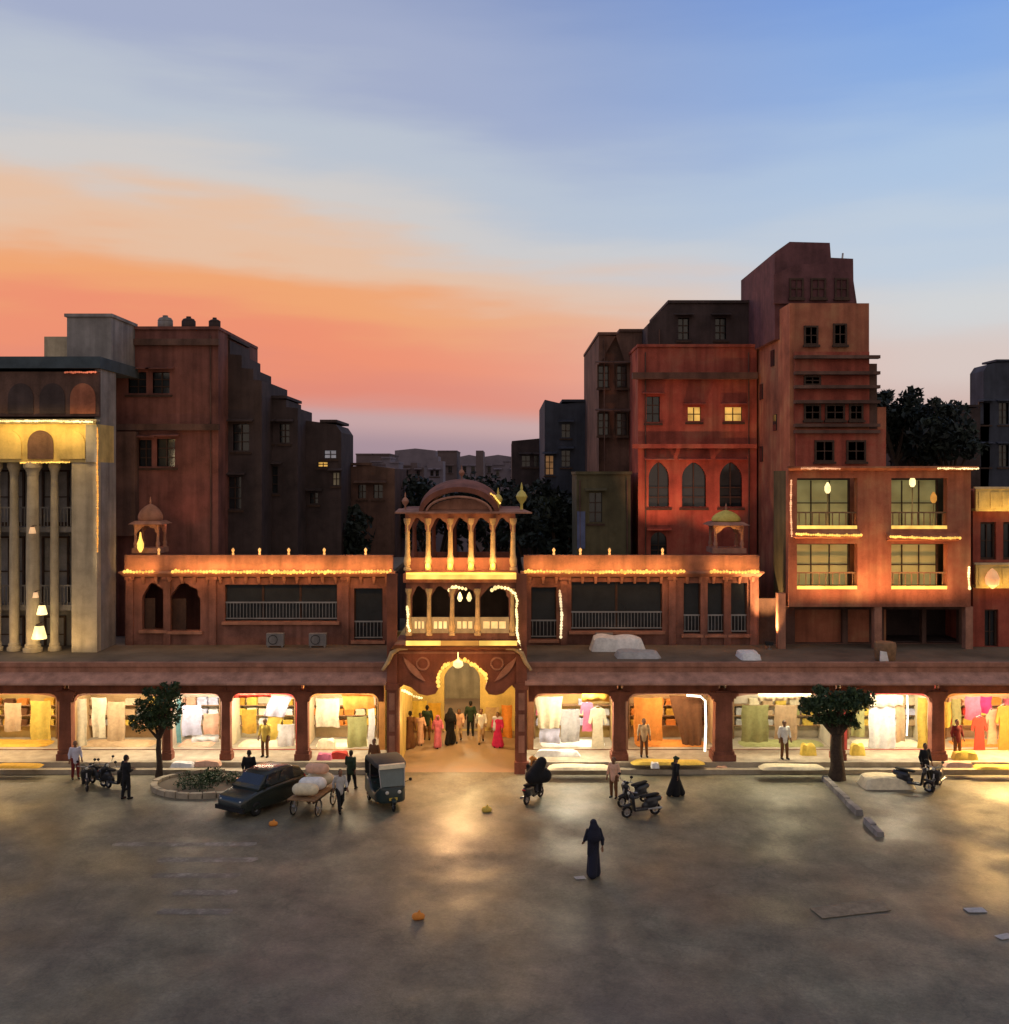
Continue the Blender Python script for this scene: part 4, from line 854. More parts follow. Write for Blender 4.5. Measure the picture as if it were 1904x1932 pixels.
q = MB(); q.lathe([(.03, Z(1108, y)), (.3, Z(1100, y)), (.34, Z(1088, y)), (.2, Z(1076, y)), (.02, Z(1070, y))], 12, X(1870, y-.6), y-.75); q.build('balcony_lantern', emis('peach_lantern', (1,.5,.22), .7), RE)
house('far_tower', 'dark slate tower with rounded corner at the right skyline edge', 38, 2.5, [(1856, 700), (1864, 688), (1880, 684), (1990, 682)], blue_dk, [(1850, 1868, 760, 800), (1885, 1903, 760, 800), (1850, 1868, 840, 880, 'rect', emis('amber_pane', (.6,.3,.12), .25)), (1885, 1903, 840, 880)])
house('low_far_house', 'dim brown far house between the tower and the slate tower', 30, 3, [(1680, 800), (1764, 800), (1764, 768), (1850, 770)], dark, [(1683, 1694, 838, 862, 'rect', emis('amber_pane', (.6,.3,.12), .25)), (1720, 1740, 830, 860), (1780, 1800, 800, 830)])

# floodlights on the arcade roof that wash the houses behind
for i, (px, yy, tgt, pw, col, lab) in enumerate(((1235, 10.2, (X(1260, 13), 13, Z(860, 13)), 1250, (1,.42,.22), 'small floodlight on the roof before the crimson house'),
      (1370, 10.2, (X(1340, 13), 13, Z(900, 13)), 700, (1,.42,.24), 'small floodlight on the roof behind the yellow domed kiosk'),
      (1452, 4.6, (X(1470, 9), 9, Z(800, 9)), 2200, (1,.58,.24), 'small floodlight at the foot of the ochre tower'),
      (345, 7.2, (X(350, 9), 9, Z(760, 9)), 220, (1,.4,.26), 'small floodlight on the roof before the red house'))):
    z0 = (Z(1088, UY)+.3) if yy > 6 else TZ
    F = place('floodlight', lab, 'floodlight', (X(px, yy), yy, z0), 'roof floodlights'); xx = X(px, yy)
    q = MB(); q.box(xx-.1, xx+.1, yy-.1, yy+.1, z0, z0+.04); q.tube([(xx, yy, z0+.04), (xx, yy, z0+.2)], .03, 6); q.build('stand', steel, F)
    q = MB(); q.hexa([(xx-.16,yy-.1,z0+.2),(xx+.16,yy-.1,z0+.2),(xx+.16,yy+.12,z0+.2),(xx-.16,yy+.12,z0+.2),(xx-.2,yy-.06,z0+.36),(xx+.2,yy-.06,z0+.36),(xx+.2,yy+.2,z0+.36),(xx-.2,yy+.2,z0+.36)]); q.build('lamp_housing', black, F)
    lamp_spot('flood', (xx, yy, z0+.4), tgt, col, pw, 75, F)

# ------------------------------------------------------------------ inner wall of the gate passage and the alley behind it
iy = 7.0
q = MB(); q.plate(rect(X(742, iy), X(984, iy), 0, 5.0), [arch(X(838, iy), X(906, iy), .02, 2.6, 3.5, 'pointed')], iy, iy+.4); q.build('inner_wall', gold_p, G)
q = MB(); q.tube([(gx(747), .3, .9), (gx(747), .3, 3.0)], .09, 8); tl = q.build('tube_light', yelw, G)
lamp_point('tube_glow', (gx(747)+.6, .3, 2.2), (1, .8, .45), 24, .2, tl)
AL = place('alley_house', 'dim alley walls with small lit doorways seen through the gate arch', 'building', (X(872, 12), 12, 0))
q = MB(); q.box(X(838, iy)-1.3, X(838, iy)-1.0, iy+.402, 15, 0, 7); q.build('wall', olive, AL)
q = MB(); q.box(X(906, iy)+1.0, X(906, iy)+1.3, iy+.402, 15, 0, 7); q.build('wall', olive, AL)
q = MB(); q.box(X(838, iy)-1.0, X(906, iy)+1.0, 15.002, 15.4, 0, 7); q.build('end_wall', cream, AL)
for yy, sx in ((9, 1), (11.5, -1)):
    xx = X(838, iy)-.99 if sx < 0 else X(906, iy)+.93
    q = MB(); q.box(xx, xx+.06, yy, yy+1.4, .1, 2.2); q.build('lit_doorway', emis('lit_doorway', (1,.6,.2), .7), AL)
lamp_point('alley_light', (X(872, 11), 11.5, 4.6), (1, .74, .40), 420, .15, AL)

# ------------------------------------------------------------------ goods in the shops
SY = SHOPF+.1
def drape(label, c, x0, x1, y0, y1, d=SY, wave=.05, cat='cloth', name='hanging_cloth', slant=0, taper=0):
    a, b, zt, zb = X(x0, d), X(x1, d), Z(y0, d), Z(y1, d); nx, nz = max(6, int((b-a)/.09)), 8; ph = random.random()*6
    O = Vector(((a+b)/2, d, zb)); vs = []
    for s in (0, .025):
        for j in range(nz+1):
            v = j/nz
            for i in range(nx+1):
                u = i/nx; w = 1-taper*v; xx = (a+b)/2+(u-.5)*(b-a)*w+slant*v*(b-a)
                vs.append((xx+.02*math.sin(9*v+ph), d+s+wave*(.35+v)*math.sin(u*(b-a)*12+ph)+.02*math.sin(7*v), zt+(zb-zt)*v-.03*math.sin(u*PI)*(1-v)+.025*math.sin(u*5+ph)*v))
    n = (nx+1)*(nz+1); fs = []
    I = lambda s, j, i: s*n+j*(nx+1)+i
    for j in range(nz):
        for i in range(nx):
            fs.append((I(0,j,i), I(0,j,i+1), I(0,j+1,i+1), I(0,j+1,i))); fs.append((I(1,j,i), I(1,j+1,i), I(1,j+1,i+1), I(1,j,i+1)))
    for i in range(nx): fs.append((I(0,0,i), I(1,0,i), I(1,0,i+1), I(0,0,i+1))); fs.append((I(0,nz,i), I(0,nz,i+1), I(1,nz,i+1), I(1,nz,i)))
    for j in range(nz): fs.append((I(0,j,0), I(0,j+1,0), I(1,j+1,0), I(1,j,0))); fs.append((I(0,j,nx), I(1,j,nx), I(1,j+1,nx), I(0,j+1,nx)))
    q = MB(); q.add(vs, fs); me = q.mesh(name, O, True); o = finish(bpy.data.objects.new(name, me), cloth(c), None, None, None); o.location = O
    return tag(o, label, cat, 'cloth hanging in the shops')
def kurta(label, c, x0, x1, y0, y1, d=SY):
    a, b, zt, zb = X(x0, d), X(x1, d), Z(y0, d), Z(y1, d); w = b-a; h = zt-zb; cx = (a+b)/2; O = Vector((cx, d, zb))
    T = thing('hanging_garment', label, 'garment', O, 0, 'garments hanging in the shops'); OFF[T.name] = O
    pts = [(-.14, 1), (-.07, .965), (.07, .965), (.14, 1), (.36, .94), (.5, .62), (.38, .58), (.27, .76), (.25, .5), (.34, .02), (.1, 0), (-.12, .015), (-.34, .0), (-.25, .5), (-.27, .76), (-.38, .58), (-.5, .62), (-.36, .94)]
    q = MB(); q.plate([(cx+u*w, zb+v*h) for u, v in pts], [], d-.04, d+.03); q.build('garment_body', cloth(c), T)
    q = MB(); q.tube([(cx-w*.2, d, zt-.03), (cx, d, zt+.05), (cx+w*.2, d, zt-.03)], .012, 5); q.tube([(cx, d, zt+.05), (cx, d, zt+.16)], .008, 5); q.build('hanger', steel, T)
    return T
def lump(name, label, cat, c, x0, x1, ybase, hm, dep, z=PZ, yy=None, group='cloth heaps and mats'):
    if yy is None: yy = (EYE-z)*FPX/(ybase-900)-DIST
    a, b = X(x0, yy), X(x1, yy); cx = (a+b)/2; w = (b-a)/2; nx, ny = 14, 9; vs, fs = [], []; ph = random.random()*9
    for j in range(ny):
        for i in range(nx):
            u, v = i/(nx-1)*2-1, j/(ny-1)*2-1; e = max(abs(u), abs(v)); r = max(0, 1-e**5)
            hh = hm*(r**.4)*(.86+.14*math.sin(3*u+ph)*math.cos(4*v+ph))
            vs.append((cx+u*w*(1-.06*v*v), yy+v*dep/2*(1-.05*u*u), z+.002+hh))
    for j in range(ny-1):
        for i in range(nx-1): k = j*nx+i; fs.append((k, k+1, k+nx+1, k+nx))
    O = Vector((cx, yy, z)); n = len(vs); ring = list(range(nx))+[j*nx+nx-1 for j in range(1, ny)]+[(ny-1)*nx+i for i in range(nx-2, -1, -1)]+[j*nx for j in range(ny-2, 0, -1)]
    fs.append(tuple(ring))
    q = MB(); q.add(vs, fs); o = finish(bpy.data.objects.new(name, q.mesh(name, O, True)), cloth(c), None, None, None); o.location = O
    return tag(o, label, cat, group)
# folded stacks on shelves along each back wall
def stack_mesh(k):
    rr = random.Random(k); q = MB(); z = 0
    for i in range(4+k % 2):
        h = .055+.02*rr.random(); w = .2+.03*rr.random(); dx = (rr.random()-.5)*.03
        q.hexa([(-w+dx,-.15,z),(w+dx,-.15,z),(w+dx,.15,z),(-w+dx,.15,z),(-w*.97+dx,-.165,z+h),(w*.97+dx,-.165,z+h),(w*.97+dx,.15,z+h),(-w*.97+dx,.15,z+h)]); z += h+.004
    return q.mesh('folded_cloth')
SM = [stack_mesh(k) for k in range(4)]
for m_ in SM: m_.materials.append(cloth('cream'))
ORD = ['first', 'second', 'third', 'fourth', 'fifth', 'sixth', 'seventh', 'eighth']
PAL = {0: 'mustard yellow tan orange brown', 1: 'cream tan peach yellow grey', 2: 'white lavender peach cream teal', 3: 'cream yellow white mustard lavender', 4: 'cream orange tan yellow peach',
       5: 'white grey cream lavender pink', 6: 'orange mustard brown tan orange', 7: 'olive tan cream yellow grey', 8: 'white cream lavender tan yellow', 9: 'red pink orange peach yellow'}
for si, bay in enumerate(shopL+shopR):
    yb = SHOPB-.2; x0, x1 = X(bay['x'][0]+2, yb), X(bay['x'][1]-2, yb); n = min(7, int((x1-x0)/.52)); pal = PAL[si].split()
    R_ = place('shelf_rack', 'wooden shelf rack on back wall of the '+bay['key'], 'shelf', ((x0+x1)/2, yb, PZ), 'shop shelf racks')
    for k, zz in enumerate((1.02, 1.5, 1.98)):
        q = MB(); q.box(x0, x1, yb-.18, yb+.18, zz, zz+.04); q.build('shelf', wood_lt, R_)
    for xx in (x0, x1-.05):
        q = MB(); q.box(xx, xx+.05, yb-.185, yb+.185, PZ, 2.4); q.build('upright', wood_lt, R_)
    for k, zz in enumerate((1.042, 1.522, 2.022)):
        for j in range(n):
            if random.random() < .12: continue
            c = random.choice(pal); o = bpy.data.objects.new('folded_cloth', random.choice(SM)); C.objects.link(o)
            o.material_slots[0].link = 'OBJECT'; o.material_slots[0].material = cloth(c)
            o.location = (x0+.06+(j+.5)*(x1-x0-.12)/n, yb-.01, zz if k < 2 else 2.022); o.scale = (min(1.05, (x1-x0-.12)/n/.5), 1, .8+.3*random.random())
            tag(o, '%s folded cloth, %s along the %s shelf of the %s' % (c, ORD[j], ('low', 'middle', 'high')[k], bay['key']), 'cloth stack', 'folded cloth on the shop shelves')
    lump('floor_mattress', 'pale floor mattress inside the '+bay['key'], 'mattress', ['mustard','tan','peach','cream','cream','white','orange','olive','cream','orange'][si], bay['x'][0]+14, bay['x'][1]-14, 0, .12, 1.25, PZ, SHOPF+1.0, 'shop floor mattresses')

D = drape
D('yellow cloth hanging in the amber corner shop', 'yellow', 58, 96, 1322, 1396); D('tan cloth hanging by the pillar in the amber corner shop', 'tan', 8, 40, 1326, 1380)
D('narrow cream cloth hanging beside the first lit pillar', 'cream', 146, 163, 1318, 1408); D('broad cream cloth hanging in the tan shop behind the tree', 'cream', 172, 200, 1316, 1392, taper=.2); D('tan cloth hanging in the tan shop behind the tree', 'tan', 202, 236, 1324, 1398)
D('narrow teal cloth hanging at the edge of the narrow pale shop', 'teal', 333, 341, 1318, 1402, wave=.02); D('lavender cloth hanging in the narrow pale shop', 'lavender', 344, 380, 1330, 1388); D('white scarf hanging low in the narrow pale shop', 'white', 362, 412, 1386, 1400); D('peach cloth hanging in the narrow pale shop', 'peach', 384, 412, 1346, 1386)
D('mustard cloth hanging in the bright cream shop', 'mustard', 456, 484, 1338, 1384); D('lavender cloth slanting across the bright cream shop', 'lavender', 512, 552, 1312, 1352, slant=-.4); D('yellow cloth slanting below the lavender one', 'yellow', 506, 534, 1352, 1396, slant=-.5); D('white cloth hanging low beside the dark pillar', 'white', 524, 556, 1366, 1408)
D('red valance along the top of the bright cream shop', 'red', 440, 512, 1300, 1316, d=.5, wave=.03)
D('cream cloth hanging broad in the shop just before the gateway', 'cream', 596, 640, 1318, 1372); D('orange cloth hanging high in the shop just before the gateway', 'orange', 644, 702, 1306, 1338, slant=.1); D('olive cloth hanging in the shop just before the gateway', 'olive', 656, 692, 1352, 1410); D('narrow white scarf hanging beside the gate pier', 'white', 695, 707, 1336, 1412, wave=.02)
D('broad cream cloth hanging in the shop beyond the gateway', 'cream', 1010, 1062, 1314, 1374, taper=.25); D('grey cloth hanging in the shop beyond the gateway', 'grey', 1058, 1094, 1338, 1400); D('lavender cloth hanging low in the shop beyond the gateway', 'lavender', 1018, 1056, 1374, 1402)
kurta('pink kurta hanging in the shop beyond the gateway', 'pink', 1094, 1122, 1324, 1380); kurta('long cream kurta hanging beside the dark pillar', 'cream', 1110, 1146, 1334, 1412, SY-.2); D('orange valance in the shop beyond the gateway', 'mustard', 1098, 1150, 1304, 1324, d=.5, wave=.03)
D('dark brown curtain drawn aside in the orange shop', 'brown', 1262, 1326, 1312, 1406, taper=.45, slant=.2, cat='curtain', name='shop_curtain'); D('orange cloth hanging in the orange shop', 'orange', 1196, 1250, 1316, 1398)
D('pale cream valance across the olive shop', 'cream', 1430, 1530, 1300, 1322, d=.5, wave=.03); D('pale olive cloth hanging in the olive shop', 'olive', 1400, 1450, 1330, 1400); D('tan cloth hanging in the olive shop', 'tan', 1462, 1504, 1330, 1396)
D('white cloth hanging tall in the white cloth shop', 'white', 1640, 1690, 1332, 1412); D('cream cloth hanging high in the white cloth shop', 'cream', 1640, 1704, 1308, 1332, d=SY-.15); D('tan cloth hanging in the white cloth shop', 'tan', 1690, 1708, 1326, 1400); D('yellow cloth hanging beside the pillar of the white cloth shop', 'yellow', 1732, 1750, 1316, 1414); D('olive cloth hanging in the white cloth shop', 'olive', 1606, 1632, 1330, 1390)
D('yellow cloth hanging beside the pillar of the red garment shop', 'yellow', 1782, 1796, 1324, 1372); D('olive cloth hanging in the red garment shop', 'olive', 1796, 1814, 1318, 1384); D('pink cloth hanging in the red garment shop', 'pink', 1822, 1850, 1314, 1358); D('magenta cloth hanging in the red garment shop', 'magenta', 1850, 1872, 1314, 1346)
kurta('red kurta hanging in the red garment shop', 'red', 1832, 1864, 1352, 1418, SY-.25); kurta('peach kurta hanging in the red garment shop', 'peach', 1858, 1886, 1338, 1404); kurta('orange kurta hanging at the right edge', 'orange', 1878, 1912, 1330, 1416, SY-.25)
D('cream cloth hanging on the left wall of the gate passage', 'yellow', 766, 806, 1322, 1378, d=6.7); D('orange cloth hanging on the right wall of the gate passage', 'orange', 946, 966, 1330, 1392, d=5.5); D('tan cloth hanging in the gate passage by the inner arch', 'tan', 916, 942, 1334, 1372, d=6.7); D('mustard cloth hanging in the gate passage beside the pink sari', 'mustard', 808, 832, 1326, 1374, d=6.75)
# lit shop edge strips
def strip(label, pts, d, r=.05, m_=whl):
    q = MB(); q.tube([(X(a, d), d, Z(b, d)) for a, b in pts], r, 6); o = q.build('tube_lamp', m_); return tag(o, label, 'lamp', 'tube lamps on shop edges')
strip('white tube lamp bent round the edge of the orange shop', [(1296, 1312), (1322, 1314), (1331, 1322), (1332, 1370), (1330, 1420)], 1.3)
strip('thin white string of lights hanging in the white cloth shop', [(1712, 1312), (1713, 1350), (1711, 1388)], 1.2, .035)
# mats, heaps, benches
B_ = lump
B_('floor_mat', 'amber mat at the front of the amber corner shop', 'mat', 'mustard', -10, 80, 1446, .1, .7)
B_('cloth_heap', 'white cloth heap before the narrow pale shop', 'heap', 'white', 322, 368, 1446, .22, .5); B_('cloth_heap', 'peach cloth heap before the narrow pale shop', 'heap', 'peach', 366, 418, 1444, .26, .5)
B_('cloth_heap', 'pink cloth heap before the shop just before the gateway', 'heap', 'pink', 598, 628, 1432, .3, .5); B_('cloth_heap', 'orange-red cloth heap before the shop just before the gateway', 'heap', 'red', 624, 658, 1430, .34, .5); B_('cloth_heap', 'cream cloth bundle low in the shop just before the gateway', 'heap', 'cream', 598, 634, 1412, .5, .4)
B_('cloth_heap', 'cream cloth heap at the foot of the gate pier', 'heap', 'cream', 706, 732, 1444, .2, .4)
B_('floor_mat', 'long white bench cloth inside the shop beyond the gateway', 'mat', 'white', 1008, 1096, 1426, .3, .35); B_('floor_mat', 'large cream mat before the shop beyond the gateway', 'mat', 'cream', 1034, 1152, 1449, .12, .85)
B_('floor_mat', 'yellow mat at the front of the orange shop', 'mat', 'yellow', 1190, 1330, 1440, .14, .7); B_('cloth_heap', 'small white cloth heap by the dark figure at orange shop', 'heap', 'white', 1228, 1244, 1448, .25, .4)
B_('floor_mat', 'pale cream mat before the olive shop', 'mat', 'cream', 1432, 1556, 1449, .14, .8); B_('cloth_heap', 'bright yellow bundle in the olive shop by the tree', 'heap', 'yellow', 1510, 1540, 1424, .55, .4)
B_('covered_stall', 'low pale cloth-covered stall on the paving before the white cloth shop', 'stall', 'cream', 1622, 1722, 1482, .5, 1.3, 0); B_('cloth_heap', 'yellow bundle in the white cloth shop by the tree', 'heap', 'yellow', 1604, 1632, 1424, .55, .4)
B_('cloth_heap', 'yellow cloth heap in the red garment shop', 'heap', 'yellow', 1796, 1844, 1432, .4, .5); B_('cloth_heap', 'pink and white cloth heap before the red garment shop', 'heap', 'peach', 1780, 1836, 1446, .25, .5); B_('floor_mat', 'yellow mat before the red garment shop', 'mat', 'yellow', 1836, 1925, 1449, .12, .6)
B_('cloth_heap', 'pale stone lump at the foot of the wide pillar', 'heap', 'peach', 1348, 1374, 1456, .3, .4, 0)

# ------------------------------------------------------------------ things on the terrace
def tarp(label, c, x0, x1, py, yy, h): return lump('tarpaulin', label, 'tarpaulin', c, x0, x1, py, h, 1.6, TZ+.001, yy, 'tarpaulins on the terrace')
tarp('white tarpaulin over crates on the terrace, the larger one', 'white', 1112, 1218, 0, 4.6, .75)
tarp('low white tarpaulin on the terrace before the larger one', 'grey', 1160, 1246, 0, 2.6, .3)
tarp('small white tarpaulin on the terrace by the ochre tower', 'white', 1392, 1432, 0, 2.2, .35)
WB = place('wicker_basket', 'square wicker basket with white cloth on the terrace below the gallery block', 'basket', (X(1670, 1), 1.2, TZ))
q = MB(); xx = X(1670, 1.2); q.lathe([(.38, TZ+.001), (.44, TZ+.1), (.5, TZ+.7), (.46, TZ+.86), (.3, TZ+.9)], 14, xx, 1.2); q.build('basket_body', wood_lt, WB, smooth=True)
q = MB(); q.hexa([(xx-.42,.62,TZ+.1),(xx-.02,.66,TZ+.1),(xx-.02,.7,TZ+.1),(xx-.42,.68,TZ+.1),(xx-.38,.7,TZ+.55),(xx-.1,.7,TZ+.5),(xx-.1,.74,TZ+.5),(xx-.38,.74,TZ+.55)]); q.build('cloth_flap', cloth('white'), WB)
for i, (px, yy) in enumerate(((520, 5.3), (600, 5.3), (1140, 5.35))):
    A_ = place('air_conditioner', 'grey air conditioner unit on the terrace, '+('left of two by the long window', 'right of two by the long window', 'behind the white tarpaulin')[i], 'air conditioner', (X(px, yy), yy, TZ), 'air conditioners on the terrace'); xx = X(px, yy)
    q = MB(); q.box(xx-.42, xx+.42, yy-.16, yy+.16, TZ+.08, TZ+.68); q.build('casing', grey, A_)
    q = MB(); q.tube([(xx-.1+.22*math.cos(t), yy-.17, TZ+.38+.22*math.sin(t)) for t in [2*PI*k/16 for k in range(16)]], .015, 5, True); q.build('fan_guard', black, A_)
    q = MB(); q.box(xx-.38, xx-.3, yy-.12, yy+.12, TZ+.001, TZ+.079); q.build('foot', steel, A_)
    q = MB(); q.box(xx+.3, xx+.38, yy-.12, yy+.12, TZ+.001, TZ+.079); q.build('foot', steel, A_)

# ------------------------------------------------------------------ trees
leaf_dk = mat('leaf_dark', (.03, .058, .024), rough=.55, var=.55, scale=4, bump=0, col2=(.085, .125, .045))
leaf_far = mat('leaf_far', (.018, .026, .022), rough=.7, var=.5, scale=.8, bump=0, col2=(.03, .045, .03))
bark = mat('bark', (.05, .032, .022), var=.4, scale=6, bump=.5)
def leaves(clumps, n, size, seed):
    rng = np.random.default_rng(seed); V, F = [], []
    w = np.array([c[3]**2 for c in clumps]); w = w/w.sum()
    for ci in rng.choice(len(clumps), n, p=w):
        cx, cy, cz, r, sq = clumps[ci]; d = rng.normal(size=3); d /= np.linalg.norm(d); rr = r*(rng.random()**.45)*(1.12 if rng.random() < .15 else 1)
        p = np.array([cx, cy, cz])+d*rr*np.array([1, 1, sq]); a = rng.normal(size=3); a /= np.linalg.norm(a); b = np.cross(a, rng.normal(size=3)); b /= np.linalg.norm(b)+1e-6
        s = size*(.6+.8*rng.random()); k = len(V)
        V += [tuple(p-a*s), tuple(p+b*s*.45), tuple(p+a*s), tuple(p-b*s*.45)]; F.append((k, k+1, k+2, k+3))
    return V, F
def tree(name, label, base, clumps, trunk_r, fork, nleaf, size, lm, seed, group=None):
    T = thing(name, label, 'tree', base, 0, group); OFF[T.name] = Vector(); rr = random.Random(seed); ext = []
    q = MB(); q.tube([(0,0,0), (.03,0,fork*.3), (-.03,.02,fork*.7), (0,0,fork)], [trunk_r*1.35, trunk_r, trunk_r*.85, trunk_r*.75], 10); tk = q.build('trunk', bark, T, smooth=True)
    for c in clumps:
        m1 = (c[0]*.45, c[1]*.45, fork+(c[2]-fork)*.4); q = MB(); q.tube([(0,0,fork-.1), m1, (c[0]*.9, c[1]*.9, c[2])], [trunk_r*.55, trunk_r*.35, trunk_r*.1], 6); q.build('limb', bark, tk, smooth=True)
    for c in clumps:
        for k in range(4):
            a = rr.random()*2*PI; e = rr.random()*1.6-.4; ext.append((c[0]+c[3]*.95*math.cos(a)*math.cos(e), c[1]+c[3]*.95*math.sin(a)*math.cos(e), c[2]+c[3]*c[4]*.95*math.sin(e), c[3]*(.22+.2*rr.random()), .8))
    V, F = leaves([(a, b, c, d*.86, e) for a, b, c, d, e in clumps]+ext, nleaf, size, seed); q = MB(); q.add(V, F); me = bpy.data.meshes.new('crown'); me.from_pydata(q.v, [], q.f); finish(bpy.data.objects.new('crown', me), lm, T, None, None)
    return T
b1 = ground(300, 1466); tree('street_tree', 'small dark green street tree left, standing before the tan shop', b1,
    [(-.75,0,2.35,.6,.8), (-.35,.1,2.75,.72,.85), (.1,-.2,3.2,.75,.9), (.55,.1,3.0,.6,1), (.5,0,3.6,.5,.9), (-.1,.3,2.3,.6,.7), (.5,-.2,2.4,.45,.8)], .13, 1.7, 3800, .085, leaf_dk, 3)
b2 = ground(1579, 1470); tree('street_tree', 'broad dark green street tree with thick trunk right, before the olive shop', b2,
    [(-1.15,0,3.05,.55,.7), (-.55,.1,3.25,.75,.75), (.1,-.2,3.3,.8,.7), (.7,.1,3.2,.7,.75), (1.2,0,3.35,.5,.7), (-.2,.2,2.5,.65,.6), (.45,0,2.45,.5,.6), (-.8,0,2.55,.4,.6)], .30, 1.9, 4800, .09, leaf_dk, 5)
for i, (px, py, yy, r, h, lab) in enumerate(((700, 925, 24, 3.2, 9.5, 'dark tree mass left of the pavilion'), (640, 960, 19, 2.6, 8.5, 'dark tree below the low dark house'), (1010, 925, 26, 3.0, 9.5, 'dark tree right of the pavilion'), (1060, 960, 20, 2.5, 8.5, 'dark tree left of the olive annexe'),
        (820, 925, 34, 3.2, 10.5, 'dark tree behind the pavilion, left part'), (930, 925, 36, 3.2, 10.5, 'dark tree behind the pavilion, right part'), (1690, 745, 26, 2.3, 15, 'dark rooftop tree beside the tower'), (1740, 770, 28, 2.6, 15, 'dark tree between the tower and slate tower'), (1796, 775, 24, 2.4, 14, 'dark tree left of the slate tower'))):
    zc = Z(py, yy); cl = []; rr = random.Random(i)
    for k in range(9): cl.append(((rr.random()-.5)*2*r*.7, (rr.random()-.5)*r, zc-r*.5+(rr.random()-.6)*r*1.2, r*(.4+.25*rr.random()), .85))
    tree('distant_tree', lab, (X(px, yy), yy, 0), cl, .3, max(2, zc-r*2), 2600, .26, leaf_far, 20+i, 'dark trees behind the arcade')
# planted kerb ring, kerb divider, crossing, small litter
kc = ground(392, 1483); KR = place('planting_ring', 'round kerbed planting bed on the paving left', 'planter', kc)
for k in range(26):
    a0, a1 = 2*PI*k/26+.012, 2*PI*(k+1)/26-.012; r0, r1 = 2.05, 2.3; q = MB(); P2 = [(kc.x+r*math.cos(a), kc.y+r*math.sin(a)*.8) for r, a in ((r0,a0),(r1,a0),(r1,a1),(r0,a1))]
    q.hexa([(x, y, 0) for x, y in P2]+[(x, y, .22+.015*math.sin(k*2.3)) for x, y in P2]); q.build('kerb_stone', paver, KR)
q = MB(); q.lathe([(2.04, 0), (2.04, .1), (1.2, .17), (.02, .2)], 26, 0, 0); q.v = [(x+kc.x, y*.8+kc.y, z) for x, y, z in q.v]; q.build('soil', dirt, KR, smooth=True)
V, F = leaves([(kc.x+1.5*math.cos(t)*random.random(), kc.y+1.1*math.sin(t)*random.random(), .3, .42, .6) for t in [k*.8 for k in range(16)]], 2600, .055, 9); q = MB(); q.add(V, F); q.build('shrubs', leaf_dk, KR, kind='stuff')
p0, p1 = ground(1556, 1472), ground(1662, 1580); KD = place('kerb_divider', 'low broken stone kerb running diagonally from the broad tree', 'kerb', p0)
dv = (p1-p0); Ln = dv.length; dv.normalize(); sd = Vector((-dv.y, dv.x, 0)); n = 9
for k in range(n):
    if k == 6: continue
    a, b = p0+dv*(Ln*k/n+.02), p0+dv*(Ln*(k+1)/n-.03); w = .14; q = MB(); h = .2+.03*math.sin(k*3)
    q.hexa([tuple(a-sd*w), tuple(b-sd*w), tuple(b+sd*w), tuple(a+sd*w)]+[tuple(v+Vector((0,0,h))) for v in (a-sd*w*.8, b-sd*w*.8, b+sd*w*.8, a+sd*w*.8)]); q.build('kerb_stone', grey, KD)
paint = mat('worn_paint', (.16, .148, .122), rough=.55, var=.35, scale=1.6, bump=.2, col2=(.32, .30, .27), fine=9)
for i, (x0, x1, py) in enumerate(((215, 482, 1593), (300, 484, 1622), (290, 452, 1652), (330, 445, 1684), (300, 436, 1720))):
    a, b = ground(x0, py), ground(x1, py); q = MB(); z = .005
    q.add([(a.x, a.y-.22, z), (b.x-.1, b.y-.22, z), (b.x+.05, b.y, z), (b.x, b.y+.2, z), (a.x+.1, a.y+.2, z), (a.x-.06, a.y, z)], [(0,1,2,3,4,5)]); o = q.build('crossing_stripe', paint, kind='structure')
def slab(name, label, cat, m_, px, py, w, l, rz, t=.008):
    p = ground(px, py); q = MB(); rr = random.Random(px); 
    q.plate([(-w/2, -l/2), (w/2*.9, -l/2-.04), (w/2, l/2*.8), (w*.1, l/2), (-w/2*.95, l/2*.9)], [], 0, t); q.v = [(x, z_, y+.006+.03*abs(x)/w) for x, y, z_ in q.v]
    o = q.build(name, m_); o.location = p; o.rotation_euler.z = rz; return tag(o, label, cat)
slab('cardboard_sheet', 'long flattened tan cardboard sheet lying on the dark paving', 'cardboard', mat('cardboard', (.24,.185,.12), var=.3, scale=3), 1605, 1716, 2.4, .8, .28)
slab('paper_scrap', 'small pale paper scrap beside the robed figure', 'litter', cloth('grey'), 1094, 1657, .35, .25, .3)
slab('paper_scrap', 'pale paper scrap lying far right on the paving', 'litter', cloth('grey'), 1840, 1718, .6, .35, .1)
slab('paper_scrap', 'pale paper scrap at the right edge low on the paving', 'litter', cloth('grey'), 1895, 1768, .5, .3, .4)
def bag(label, c, px, py, s):
    p = ground(px, py); o = solid_obj('cloth_bag', [cap((-.1*s,0,.1*s),(.1*s,.02,.1*s),.13*s,.11*s), cap((0,0,.12*s),(.02,0,.3*s),.1*s,.03*s)], cloth(c), None, .025*s, .06*s); o.location = p; return tag(o, label, 'bag', 'small bags on the paving')
bag('small orange bag lying alone low on the paving', 'orange', 790, 1735, .85); bag('small yellow bag on the lit paving before the gate', 'yellow', 919, 1532, .9)
bag('small orange-red bag lying before the dark hatchback', 'orange', 516, 1558, .75)

